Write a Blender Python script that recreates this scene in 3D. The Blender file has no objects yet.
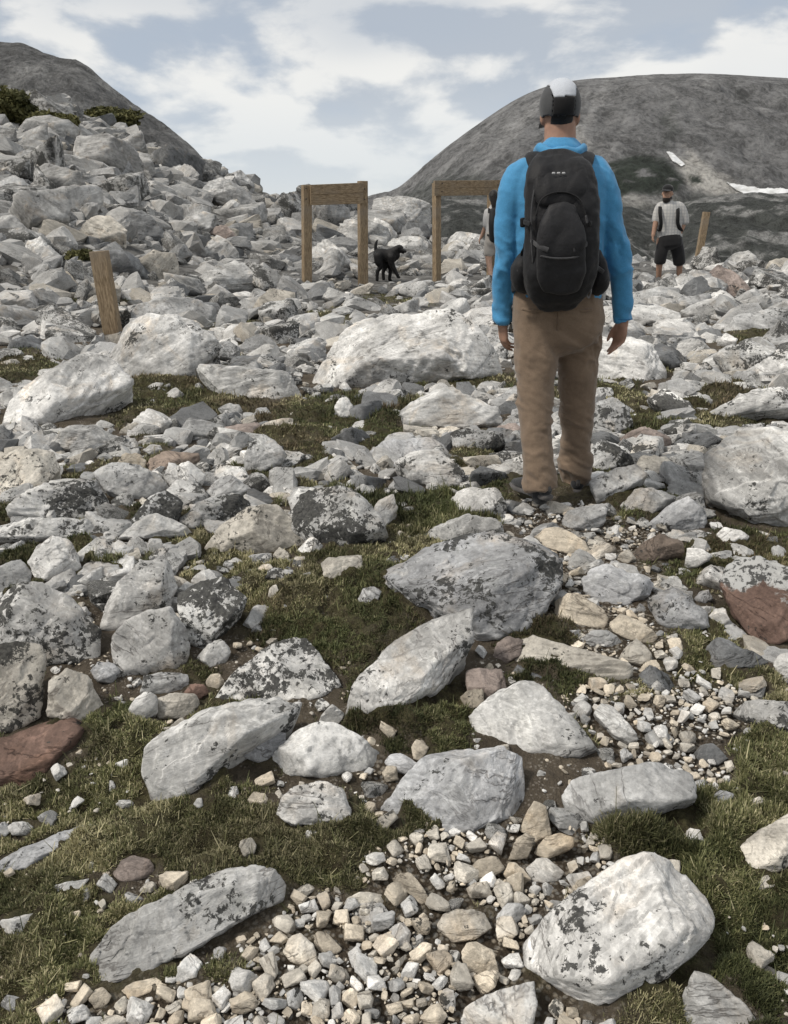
import bpy, bmesh, math, random
import numpy as np
from mathutils import Vector, Matrix

random.seed(7)
RNG = np.random.default_rng(11)
scene = bpy.context.scene
COL = scene.collection
F = 900.0                       # focal length in pixels of the 788 x 1024 frame
PITCH = math.atan(297.0 / 900.0)
CAM = np.array([0.0, 0.0, 1.6])
CP, SP = math.cos(PITCH), math.sin(PITCH)

# ------------------------------------------------------------------ noise
def _h(ix, iy, iz, seed):
    h = (ix.astype(np.uint32) * np.uint32(374761393) + iy.astype(np.uint32) * np.uint32(668265263)
         + iz.astype(np.uint32) * np.uint32(2246822519) + np.uint32((seed * 3266489917) & 0xffffffff))
    h = (h ^ (h >> np.uint32(13))) * np.uint32(1274126177)
    h = (h ^ (h >> np.uint32(16))) * np.uint32(2654435761)
    return ((h ^ (h >> np.uint32(15))) & np.uint32(0xffffff)).astype(np.float64) / float(0xffffff)

def vnoise(P, seed=0):
    P = np.asarray(P, float)
    i = np.floor(P).astype(np.int64)
    f = P - i
    f = f * f * f * (f * (f * 6 - 15) + 10)
    out = 0
    for dx in (0, 1):
        wx = f[:, 0] if dx else 1 - f[:, 0]
        for dy in (0, 1):
            wy = f[:, 1] if dy else 1 - f[:, 1]
            for dz in (0, 1):
                wz = f[:, 2] if dz else 1 - f[:, 2]
                out = out + wx * wy * wz * _h(i[:, 0] + dx, i[:, 1] + dy, i[:, 2] + dz, seed)
    return out * 2 - 1

def crease(P, seed=0):
    """value noise joined by flat facets instead of smooth ramps: sharp creases like split stone"""
    P = np.asarray(P, float)
    i = np.floor(P).astype(np.int64); f = P - i
    o = np.argsort(-f, 1)
    idx = i.copy(); prev = np.ones(len(P)); out = np.zeros(len(P)); r = np.arange(len(P))
    for k in range(4):
        fk = f[r, o[:, k]] if k < 3 else np.zeros(len(P))
        out += (prev - fk) * _h(idx[:, 0], idx[:, 1], idx[:, 2], seed)
        if k < 3:
            idx[r, o[:, k]] += 1
        prev = fk
    return out * 2 - 1

def fbm(P, octaves=4, seed=0, gain=0.5):
    a, s, t = 1.0, 0.0, 0.0
    P = np.asarray(P, float)
    for k in range(octaves):
        s = s + a * vnoise(P * (2.03 ** k) + 17.3 * k, seed + k)
        t += a
        a *= gain
    return s / t

def fbm2(x, y, scale, octaves=4, seed=0):
    P = np.stack([x * scale, y * scale, np.full_like(x, 3.7)], 1)
    return fbm(P, octaves, seed)

def smooth(a, b, x):
    t = np.clip((x - a) / (b - a), 0, 1)
    return t * t * (3 - 2 * t)

# ------------------------------------------------------------------ camera maths
def ray(px, py):
    px = np.asarray(px, float); py = np.asarray(py, float)
    cx = (px - 394) / F; v = (512 - py) / F
    d = np.stack([cx, CP + v * SP, -SP + v * CP], -1)
    return d

def project(P):
    P = np.asarray(P, float) - CAM
    z = P[..., 1] * CP - P[..., 2] * SP
    x = P[..., 0]
    y = P[..., 1] * SP + P[..., 2] * CP
    z = np.where(z < 0.05, 0.05, z)
    return 394 + F * x / z, 512 - F * y / z

def px_slope(px, py):
    d = ray(px, py)
    return d[..., 0] / d[..., 1], d[..., 2] / d[..., 1]

# ------------------------------------------------------------------ terrain
_sky_px = np.array([(-900, -150), (-400, 0), (-150, 55), (0, 92), (60, 108), (97, 122), (150, 148), (200, 172), (259, 194), (300, 206),
                    (350, 214), (394, 228), (440, 240), (500, 250), (560, 257), (640, 262), (720, 264), (788, 264), (1100, 268)], float)
_tu, _ts = px_slope(_sky_px[:, 0], _sky_px[:, 1])
_D = np.interp(_tu, [-.9, -.44, -.2, -.1, 0, .1, .5], [60, 46, 42, 38, 34, 27, 25])
_d0 = np.interp(_tu, [-.9, -.44, -.2, -.1, 0, .1, .5], [8, 9.0, 12.5, 15, 19, 20, 20])

ELL_TURF = [(70, 770, 120, 62), (120, 556, 150, 30), (330, 600, 100, 62), (320, 850, 90, 45), (150, 835, 120, 40), (260, 925, 60, 40),
            (30, 940, 90, 90), (410, 715, 75, 50), (640, 830, 70, 32), (760, 900, 70, 100), (775, 760, 40, 60), (720, 560, 90, 25),
            (700, 660, 60, 40), (545, 985, 50, 40), (660, 985, 60, 40), (600, 690, 90, 16), (540, 640, 40, 25), (560, 740, 40, 20), (240, 770, 40, 30),
            (180, 400, 75, 27), (335, 412, 95, 16), (450, 382, 70, 9), (620, 400, 34, 16), (700, 420, 80, 16), (640, 495, 42, 15),
            (290, 442, 60, 16), (60, 305, 140, 9), (225, 328, 34, 12), (430, 522, 44, 14), (330, 320, 32, 8), (365, 440, 45, 13),
            (755, 340, 34, 9), (560, 395, 60, 10), (200, 545, 60, 14), (20, 370, 30, 14), (475, 470, 30, 20), (200, 355, 40, 9), (470, 540, 30, 10),
            (740, 395, 40, 8), (90, 265, 60, 6), (640, 372, 20, 6), (395, 300, 30, 6)]
ELL_GRAVEL = [(655, 705, 80, 48), (600, 565, 75, 28), (585, 600, 60, 26), (640, 650, 60, 30), (620, 540, 60, 14), (490, 870, 105, 42), (400, 955, 150, 60), (200, 1015, 140, 34), (500, 990, 60, 50),
              (420, 1030, 160, 40), (700, 780, 36, 20), (560, 520, 60, 16), (630, 620, 50, 28), (545, 850, 40, 40), (400, 775, 30, 14), (650, 745, 50, 20)]
ELL_SOIL = [(210, 838, 55, 22), (120, 880, 62, 20), (725, 760, 45, 35), (620, 765, 60, 16), (320, 908, 45, 16), (690, 533, 80, 10), (470, 655, 50, 40),
            (150, 730, 50, 20), (80, 700, 60, 40), (390, 810, 20, 30), (720, 990, 40, 20), (560, 870, 30, 30)]

def ell(px, py, lst, edge=0.35):
    m = np.zeros_like(px)
    for cx, cy, rx, ry in lst:
        q = np.sqrt(((px - cx) / rx) ** 2 + ((py - cy) / ry) ** 2)
        m = np.maximum(m, 1 - smooth(1 - edge, 1 + edge, q))
    return m

def talus_part(x, y):
    yy = np.maximum(y, 0.3); u = x / yy
    D = np.interp(u, _tu, _D); d0 = np.interp(u, _tu, _d0)
    return smooth(d0 - 1.5, d0 + 3, yy) * (1 - smooth(0.02, 0.14, u))

def gz0(x, y):
    x = np.asarray(x, float); y = np.asarray(y, float)
    yy = np.maximum(y, 0.3); u = x / yy
    base = np.interp(yy, [0, .6, 1.67, 2.6, 3.88, 6, 10, 18, 30, 60], [.02, .03, .10, .22, .37, .40, .38, .32, .3, .3])
    S = np.interp(u, _tu, _ts); D = np.interp(u, _tu, _D); d0 = np.interp(u, _tu, _d0)
    hs = 1.6 + S * D
    s = np.clip((yy - d0) / (D - d0), 0, 1)
    t = base + (hs - base) * s ** 1.12
    k = np.interp(u, [-.5, -.2, 0, .1], [-.05, -.12, -.25, -.33])
    t = np.where(yy > D, hs + (yy - D) * k, t)
    t = np.maximum(t, -60.0)
    t = np.where(y < 0.3, base, t)
    return t

def masks(x, y, z):
    px, py = project(np.stack([x, y, z], -1))
    n = fbm2(x, y, 2.2, 4, 5); n2 = fbm2(x, y, 7.0, 3, 9)
    g = ell(px + n * 40, py + n2 * 14, ELL_GRAVEL)
    t = ell(px + n * 26, py + n2 * 10, ELL_TURF)
    so = ell(px + n * 26, py + n2 * 10, ELL_SOIL)
    near = 1 - smooth(3.6, 6.0, y)
    gen = smooth(-.06, .10, n + .55 * n2 - .04) * near
    gen = np.where((px < -20) | (px > 808) | (py > 1040), smooth(-.3, .1, n), gen)
    tf = np.maximum(t, 0.75 * gen * (1 - so))
    tf = tf * (1 - 0.92 * g * (1 - 0.35 * t)) * (1 - .85 * so * (1 - t))
    tf = np.where(y < 0.25, .3, tf)
    tf = tf * (1 - .85 * smooth(.16, .30, fbm2(x, y, 3.3, 4, 51)) * near)          # worn patches of bare soil
    return np.clip(tf, 0, 1), np.clip(g, 0, 1)

def gz(x, y, full=False):
    x = np.atleast_1d(np.asarray(x, float)); y = np.atleast_1d(np.asarray(y, float))
    z = gz0(x, y)
    amp = np.interp(y, [0, 6, 12, 40, 80, 300], [.020, .045, .09, .35, .6, 3])
    sc = np.interp(y, [0, 1000], [1, 1])
    z = z + amp * fbm2(x, y, .55, 3, 2) + .018 * (1 - smooth(8, 16, y)) * fbm2(x, y, 3.1, 3, 3)
    tf, g = masks(x, y, z)
    nr = 1 - smooth(9, 20, y)
    z = z + tf * nr * (.024 + .062 * fbm2(x, y, 3.9, 2, 21)) - .012 * g * nr
    if full:
        return z, tf, g
    return z

_T = np.concatenate([np.geomspace(0.8, 70, 170), np.geomspace(75, 400, 20)])
def hit(px, py, exact=None):
    """ground point seen at each pixel"""
    px = np.atleast_1d(np.asarray(px, float)); py = np.atleast_1d(np.asarray(py, float))
    out = np.zeros((len(px), 3))
    if exact is None: exact = len(px) < 200
    for a in range(0, len(px), 400):
        d = ray(px[a:a + 400], py[a:a + 400])
        P = CAM + d[:, None, :] * _T[None, :, None]
        z0 = gz0(P[..., 0].ravel(), P[..., 1].ravel()).reshape(P.shape[:2])
        below = P[..., 2] < z0
        k = np.argmax(below, 1); k = np.where(below.any(1), np.maximum(k, 1), 168)
        r = np.arange(len(k))
        lo, hi = _T[k - 1], _T[k]
        for _ in range(14):
            mid = (lo + hi) / 2
            Q = CAM + d * mid[:, None]
            b = Q[:, 2] < (gz if exact else gz0)(Q[:, 0], Q[:, 1])
            hi = np.where(b, mid, hi); lo = np.where(b, lo, mid)
        out[a:a + 400] = CAM + d * hi[:, None]
    return out

# ------------------------------------------------------------------ objects
def tag(o, label=None, cat=None, group=None, kind=None):
    if label: o['label'] = label
    if cat: o['category'] = cat
    if group: o['group'] = group
    if kind: o['kind'] = kind
    return o

def mesh_from(name, V, Fc, mat=None, smooth_shade=True):
    me = bpy.data.meshes.new(name)
    V = np.ascontiguousarray(V, dtype=np.float32)
    if isinstance(Fc, np.ndarray):
        n, k = Fc.shape
        me.vertices.add(len(V)); me.vertices.foreach_set('co', V.ravel())
        me.loops.add(n * k); me.loops.foreach_set('vertex_index', np.ascontiguousarray(Fc, dtype=np.int32).ravel())
        me.polygons.add(n); me.polygons.foreach_set('loop_start', np.arange(0, n * k, k, dtype=np.int32))
        me.polygons.foreach_set('use_smooth', np.full(n, bool(smooth_shade)))
        me.update(calc_edges=True)
    else:
        me.from_pydata([tuple(map(float, v)) for v in V], [], [tuple(f) for f in Fc])
        me.polygons.foreach_set('use_smooth', np.full(len(me.polygons), bool(smooth_shade)))
        me.update()
    if mat: me.materials.append(mat)
    return me

def add_obj(name, me, parent=None, loc=None):
    o = bpy.data.objects.new(name, me); COL.objects.link(o)
    if parent is not None: o.parent = parent
    if loc is not None: o.location = [float(c) for c in loc]
    return o

def empty(name, loc, rz=0.0):
    o = bpy.data.objects.new(name, None); COL.objects.link(o)
    o.empty_display_size = 0.1
    o.location = [float(c) for c in loc]; o.rotation_euler = (0, 0, rz)
    return o

# ------------------------------------------------------------------ node helper
class Nodes:
    def __init__(self, name):
        self.m = bpy.data.materials.new(name); self.m.use_nodes = True
        self.t = self.m.node_tree; self.t.nodes.clear()
        self.out = self.t.nodes.new('ShaderNodeOutputMaterial')
        self.b = self.t.nodes.new('ShaderNodeBsdfPrincipled')
        self.t.links.new(self.b.outputs[0], self.out.inputs[0])
        self.b.inputs['Specular IOR Level'].default_value = .25
        self.b.inputs['Roughness'].default_value = .85
    def n(self, typ, **kw):
        nd = self.t.nodes.new('ShaderNode' + typ)
        for k, v in kw.items(): setattr(nd, k, v)
        return nd
    def put(self, sock, v):
        if hasattr(v, 'is_output') or isinstance(v, bpy.types.NodeSocket): self.t.links.new(v, sock)
        else: sock.default_value = v
    def noise(self, vec, scale, detail=4, rough=.55, dist=0.0, col=False):
        nd = self.n('TexNoise'); self.put(nd.inputs['Vector'], vec)
        nd.inputs['Scale'].default_value = scale; nd.inputs['Detail'].default_value = detail
        nd.inputs['Roughness'].default_value = rough; nd.inputs['Distortion'].default_value = dist
        return nd.outputs['Color' if col else 'Fac']
    def math(self, op, a, b=0.0, c=None, clamp=False):
        nd = self.n('Math', operation=op); nd.use_clamp = clamp
        self.put(nd.inputs[0], a); self.put(nd.inputs[1], b)
        if c is not None: self.put(nd.inputs[2], c)
        return nd.outputs[0]
    def vmath(self, op, a, b=None, scale=None):
        nd = self.n('VectorMath', operation=op); self.put(nd.inputs[0], a)
        if b is not None: self.put(nd.inputs[1], b)
        if scale is not None: self.put(nd.inputs['Scale'], scale)
        return nd.outputs[0]
    def map(self, v, a, b, c=0.0, d=1.0, smooth=False):
        nd = self.n('MapRange'); nd.clamp = True
        if smooth: nd.interpolation_type = 'SMOOTHSTEP'
        self.put(nd.inputs[0], v)
        for k, q in zip((1, 2, 3, 4), (a, b, c, d)): nd.inputs[k].default_value = q
        return nd.outputs[0]
    def mix(self, f, a, b, blend='MIX'):
        nd = self.n('Mix', data_type='RGBA', blend_type=blend)
        self.put(nd.inputs[0], f)
        self.put(nd.inputs[6], a if not isinstance(a, tuple) else (*a[:3], 1)); self.put(nd.inputs[7], b if not isinstance(b, tuple) else (*b[:3], 1))
        return nd.outputs[2]
    def bump(self, h, strength=.5, dist=.01, normal=None):
        nd = self.n('Bump'); nd.inputs['Strength'].default_value = strength; nd.inputs['Distance'].default_value = dist
        self.put(nd.inputs['Height'], h)
        if normal is not None: self.put(nd.inputs['Normal'], normal)
        return nd.outputs[0]
    def base(self, c): self.put(self.b.inputs['Base Color'], c if not isinstance(c, tuple) else (*c[:3], 1))
    def rough(self, r): self.put(self.b.inputs['Roughness'], r)
    def normal(self, n): self.t.links.new(n, self.b.inputs['Normal'])
    def attr(self, name, out='Fac'):
        nd = self.n('Attribute'); nd.attribute_name = name
        return nd.outputs[out]
    def pos(self): return self.n('NewGeometry').outputs['Position']
    def obj(self): return self.n('TexCoord').outputs['Object']

def rock_material(name, per_object, far=False):
    k = Nodes(name)
    pos = k.pos()
    if per_object:
        oi = k.n('ObjectInfo'); tint = oi.outputs['Color']; lich = oi.outputs['Alpha']
        wn = k.n('TexWhiteNoise', noise_dimensions='1D'); k.put(wn.inputs['W'], oi.outputs['Random']); rnd = wn.outputs['Color']
    else:
        at = k.n('Attribute'); at.attribute_name = 'tint'; tint = at.outputs['Color']; lich = at.outputs['Alpha']
        wn = k.n('TexWhiteNoise', noise_dimensions='3D'); k.put(wn.inputs['Vector'], at.outputs['Vector']); rnd = wn.outputs['Color']
    off = k.vmath('SCALE', rnd, scale=37.0)
    P = k.vmath('ADD', pos, off)
    eul = k.vmath('MULTIPLY', k.vmath('SUBTRACT', rnd, (.5, .5, .5)), (1.6, 1.6, 6.28))
    vr = k.n('VectorRotate', rotation_type='EULER_XYZ'); k.put(vr.inputs['Vector'], P); k.put(vr.inputs['Rotation'], eul)
    R = k.vmath('MULTIPLY', vr.outputs[0], (1.0, 1.6, 9.0))
    big = k.noise(P, 2.1, 6, .6, .3)
    band = k.noise(R, 1.9, 7, .66, .25)
    mid = k.noise(P, 11, 7, .72, .2)
    fine = k.noise(P, 60, 5, .75)
    vein = k.noise(k.vmath('MULTIPLY', vr.outputs[0], (1.4, 1.2, 7.0)), 1.9, 5, .6, .35)
    seam = k.math('MULTIPLY', k.map(k.math('ABSOLUTE', k.math('SUBTRACT', vein, .5)), .0, .014, 1.0, 0.0), k.map(k.noise(P, 3.7, 3), .46, .58))
    col = k.mix(1.0, tint, k.map(big, .32, .68, .62, 1.24), 'MULTIPLY')
    col = k.mix(1.0, col, k.map(band, .34, .66, .68, 1.24), 'MULTIPLY')
    col = k.mix(1.0, col, k.map(mid, .34, .66, .80, 1.16), 'MULTIPLY')
    tn = k.n('NewGeometry').outputs['True Normal']
    face = k.noise(k.vmath('ADD', k.vmath('SCALE', tn, scale=1.3), off), 1.1, 2, .5)
    col = k.mix(1.0, col, k.map(face, .36, .64, .70, 1.16), 'MULTIPLY')
    stain = k.map(k.noise(P, 3.2, 6, .66, .5), .55, .70, 0, .55)
    col = k.mix(stain, col, k.mix(1.0, col, (1.07, .89, .69), 'MULTIPLY'))
    white = k.map(k.noise(P, 7.5, 7, .75, .6), .56, .62, 0, .5)
    col = k.mix(white, col, k.mix(1.0, col, (1.30, 1.30, 1.27), 'MULTIPLY'))
    col = k.mix(k.math('MULTIPLY', seam, .8), col, k.mix(1.0, col, (.35, .33, .32), 'MULTIPLY'))
    col = k.mix(1.0, col, k.map(fine, .3, .7, .74, 1.20), 'MULTIPLY')
    # black crust lichen in speckled patches
    sp = k.math('ADD', k.math('MULTIPLY', k.noise(P, 19, 6, .72, .8), .42), k.math('MULTIPLY', k.noise(P, 50, 5, .72, .4), .58)); patch = k.noise(P, 3.6, 4, .65, .4)
    v = k.math('ADD', k.math('ADD', sp, k.math('MULTIPLY', k.math('SUBTRACT', patch, .5), .75)), k.math('MULTIPLY', lich, .185))
    lm = k.map(v, .645, .665)
    col = k.mix(k.math('MULTIPLY', lm, .92), col, k.mix(k.map(k.noise(P, 90, 3), .4, .6), (.014, .014, .014), (.055, .055, .05)))
    g2 = k.map(k.math('ADD', k.noise(P, 30, 5, .72), k.math('MULTIPLY', lich, .10)), .66, .69, 0, .5)
    col = k.mix(g2, col, k.mix(1.0, col, (.42, .43, .40), 'MULTIPLY'))
    k.base(col); k.rough(k.map(fine, .3, .7, .72, .95))
    if not far:
        hgt = k.math('ADD', k.math('MULTIPLY', band, .8), k.math('ADD', k.math('MULTIPLY', mid, 1.0), k.math('MULTIPLY', seam, -.3)))
        hgt = k.math('ADD', hgt, k.math('MULTIPLY', fine, .2))
        k.normal(k.bump(hgt, .6, .020))
    else:
        k.normal(k.bump(k.math('ADD', band, k.noise(P, 4.5, 7, .7)), .8, .09))
    return k.m

M_ROCK = rock_material('quartzite', True)
M_RUB = rock_material('rubble_rock', False)
# ------------------------------------------------------------------ rock shapes
_ICO = {}
def ico(sub):
    if sub not in _ICO:
        bm = bmesh.new(); bmesh.ops.create_icosphere(bm, subdivisions=sub, radius=1.0)
        bm.verts.ensure_lookup_table()
        V = np.array([v.co[:] for v in bm.verts]); Fc = np.array([[v.index for v in f.verts] for f in bm.faces])
        V /= np.linalg.norm(V, axis=1, keepdims=True)
        bm.free(); _ICO[sub] = (V, Fc)
    return _ICO[sub]

def polytope(Nrm, off, S, sub, p=24, seed=0, rough=1.0, strata=None):
    """surface of an intersection of half spaces N.x < off about the origin, edges softened, then broken up by noise"""
    U, Fc = ico(sub)
    d = U * S
    t = np.maximum(d @ Nrm.T, 0) / off[None, :]
    m = t.max(1, keepdims=True)
    r = 1.0 / (m[:, 0] * ((t / m) ** p).sum(1) ** (1.0 / p))
    V = d * r[:, None]
    L = float(np.cbrt(S[0] * S[1] * S[2]))
    Q = V / L
    nd = U / S; nd /= np.linalg.norm(nd, axis=1, keepdims=True)
    o = seed * 7.13
    rr = np.random.default_rng(seed + 31)
    A = np.linalg.qr(rr.normal(size=(3, 3)))[0]
    Qr = Q @ A + o
    Qw = Qr + .10 * np.stack([vnoise(Q * 2.3 + o + 9 * k, seed + 40 + k) for k in range(3)], 1)
    amp = rough * (.07 * crease(Qr * 1.0, seed) + .045 * crease(Qw * 2.3, seed + 2) + .012 * fbm(Q * 2.0 + o, 2, seed + 5))
    if sub >= 4:
        amp = amp + rough * (.030 * crease(Qw @ A * 5.2, seed + 4) + .008 * fbm(Q * 9 + o, 2, seed + 6))
        c = crease(Qw * 2.2, seed + 9)
        amp = amp - rough * .05 * smooth(.30, .33, c)                       # flaked-off chips
        if strata is not None:
            s = (Q @ strata) * 5.5 + .22 * fbm(Q * 1.7 + o, 2, seed + 13)
            fl = np.floor(s); saw = s - fl
            st_ = _h(fl.astype(np.int64), fl.astype(np.int64) * 0, fl.astype(np.int64) * 0 + 5, seed)
            amp = amp + rough * (.045 * (st_ - .5) - .03 * smooth(.10, .0, np.minimum(saw, 1 - saw)))
    if sub >= 5:
        amp = amp + rough * (.014 * crease(Qw * 11.0, seed + 8) + .008 * fbm(Q * 16 + o, 3, seed + 7))
    V = V + nd * (amp * L)[:, None]
    return V, Fc

def random_rock(seed, sub, sharp=True, flat=1.0):
    r = np.random.default_rng(seed)
    S = np.array([1.0, r.uniform(.55, .95), r.uniform(.38, .75) * flat])
    B = np.concatenate([np.eye(3), -np.eye(3)]) + r.normal(size=(6, 3)) * .20            # joint planes of a split block
    k = r.integers(3, 7)
    N = r.normal(size=(k, 3)); N = np.concatenate([N, B]); N /= np.linalg.norm(N, axis=1, keepdims=True)
    box = np.abs(N * S).sum(1) * .5 + np.linalg.norm(N * S, axis=1) * .5
    off = box * np.concatenate([r.uniform(.62, .92, k), r.uniform(.72, .95, 6)])
    st = r.normal(size=3); st /= np.linalg.norm(st)
    V, Fc = polytope(N, off, S, sub, p=130 if sharp else 50, seed=int(seed) % 977, rough=.8, strata=st)
    V = V - (V.max(0) + V.min(0)) / 2
    ext = (V.max(0) - V.min(0)) / 2
    return V * np.array([1, 1, min(1.0, .62 * min(ext[0], ext[1]) / ext[2] * 1.25)]), Fc

def hull2(P):
    P = sorted(map(tuple, P))
    def half(pts):
        h = []
        for q in pts:
            while len(h) > 1 and (h[-1][0] - h[-2][0]) * (q[1] - h[-2][1]) - (h[-1][1] - h[-2][1]) * (q[0] - h[-2][0]) <= 0: h.pop()
            h.append(q)
        return h
    a = half(P); b = half(P[::-1])
    return np.array(a[:-1] + b[:-1])

def outline_rock(pts, tilt, thick, p, seed, sub=None, rough=1.0, front=.30):
    """a block whose broad face, leaning back by tilt from flat, has the given outline; the body runs down and back from it into the ground"""
    pts = np.array(pts, float)
    r = np.random.default_rng(seed)
    low = pts[np.argmax(pts[:, 1])]
    cx = pts[:, 0].mean()
    P0 = hit([.6 * low[0] + .4 * cx], [low[1] - .5])[0]
    fw = np.array([P0[0], P0[1], 0.0]); fw /= np.linalg.norm(fw)
    e1 = np.array([fw[1], -fw[0], 0.0]); up = np.array([0, 0, 1.0])
    a = math.radians(tilt)
    e2 = fw * math.cos(a) + up * math.sin(a)
    n = -fw * math.sin(a) + up * math.cos(a)
    D = ray(pts[:, 0], pts[:, 1])
    tt = ((P0 - CAM) @ n) / (D @ n)
    W = CAM + D * tt[:, None] - P0
    st = np.stack([W @ e1, W @ e2], 1)
    H = hull2(st)
    lo, hi = H.min(0), H.max(0); dim = hi - lo; mn = min(dim)
    c2 = (lo + hi) / 2
    T = thick * mn; Hf = (front if p <= 22 else front * .62) * min(mn, T * 2.2)
    zc = -T * .25
    planes, offs = [], []
    C = np.array([c2[0], c2[1], zc])
    m_ = len(H)
    for i in range(m_):
        q0, q1 = H[i], H[(i + 1) % m_]
        ev = q1 - q0; L = np.linalg.norm(ev)
        if L < .03 * mn: continue
        m = np.array([ev[1], -ev[0]]) / L
        bottom, top = max(-m[1], 0), max(m[1], 0)
        if p > 22:                                               # split stone: steep sides round a flat broad face
            ph = math.radians(r.uniform(3, 16) if r.uniform() < .68 - .25 * top else r.uniform(28, 58))
        else:
            ph = math.radians(r.uniform(22, 50) - 12 * bottom + 22 * top)
        Np = np.array([m[0] * math.cos(ph), m[1] * math.cos(ph), math.sin(ph)])
        planes.append(Np); offs.append(Np @ (np.array([q0[0], q0[1], 0]) - C))
        pb = math.radians(r.uniform(4, 18) if bottom < .5 else r.uniform(-6, 6))
        Nb = np.array([m[0] * math.cos(pb), m[1] * math.cos(pb), -math.sin(pb)])
        planes.append(Nb); offs.append(Nb @ (np.array([q0[0], q0[1], 0]) - C))
    for sgn, hh in ((1, Hf), (-1, T)):
        Np = np.array([r.normal() * .12, r.normal() * .12, 1.0]); Np /= np.linalg.norm(Np); Np *= sgn
        if sgn < 0: Np = np.array([0, 0, -1.0])
        planes.append(Np); offs.append(hh + sgn * -zc if sgn > 0 else hh + zc)
    for q_ in range(5):                                          # a ridge or two across the broad face, then broken corners
        th = r.uniform(0, 2 * math.pi); ph = math.radians(r.uniform(62, 80) if q_ < 2 else r.uniform(35, 65))
        Np = np.array([math.cos(th) * math.cos(ph), math.sin(th) * math.cos(ph), math.sin(ph)])
        sup = max(Np @ (np.array([q[0], q[1], Hf * .6]) - C) for q in (H * .6 + c2 * .4))
        planes.append(Np); offs.append(sup * (r.uniform(.66, .92) if q_ < 2 else r.uniform(.84, 1.02)))
    planes = np.array(planes); offs = np.maximum(np.array(offs), .04 * mn)
    S = np.array([dim[0] / 2, dim[1] / 2, (T + Hf) / 2])
    apparent = math.sqrt(np.ptp(pts[:, 0]) * np.ptp(pts[:, 1]))
    if sub is None: sub = 6 if apparent > 110 else (5 if apparent > 36 else (4 if apparent > 12 else 3))
    sd = np.array([r.normal() * .16, r.normal() * .16, 1.0]); sd /= np.linalg.norm(sd)
    V, Fc = polytope(planes, offs, S, sub, (p * 5.0 if p > 22 else p * 2.0), seed % 977, rough * .85, sd)
    V = V * 1.02 + C
    Wd = V[:, :1] * e1 + V[:, 1:2] * e2 + V[:, 2:3] * n + P0
    org = np.array([Wd[:, 0].mean(), Wd[:, 1].mean(), 0.0])
    org[2] = gz([org[0]], [org[1]])[0]
    return Wd - org, Fc, org, apparent
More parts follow.
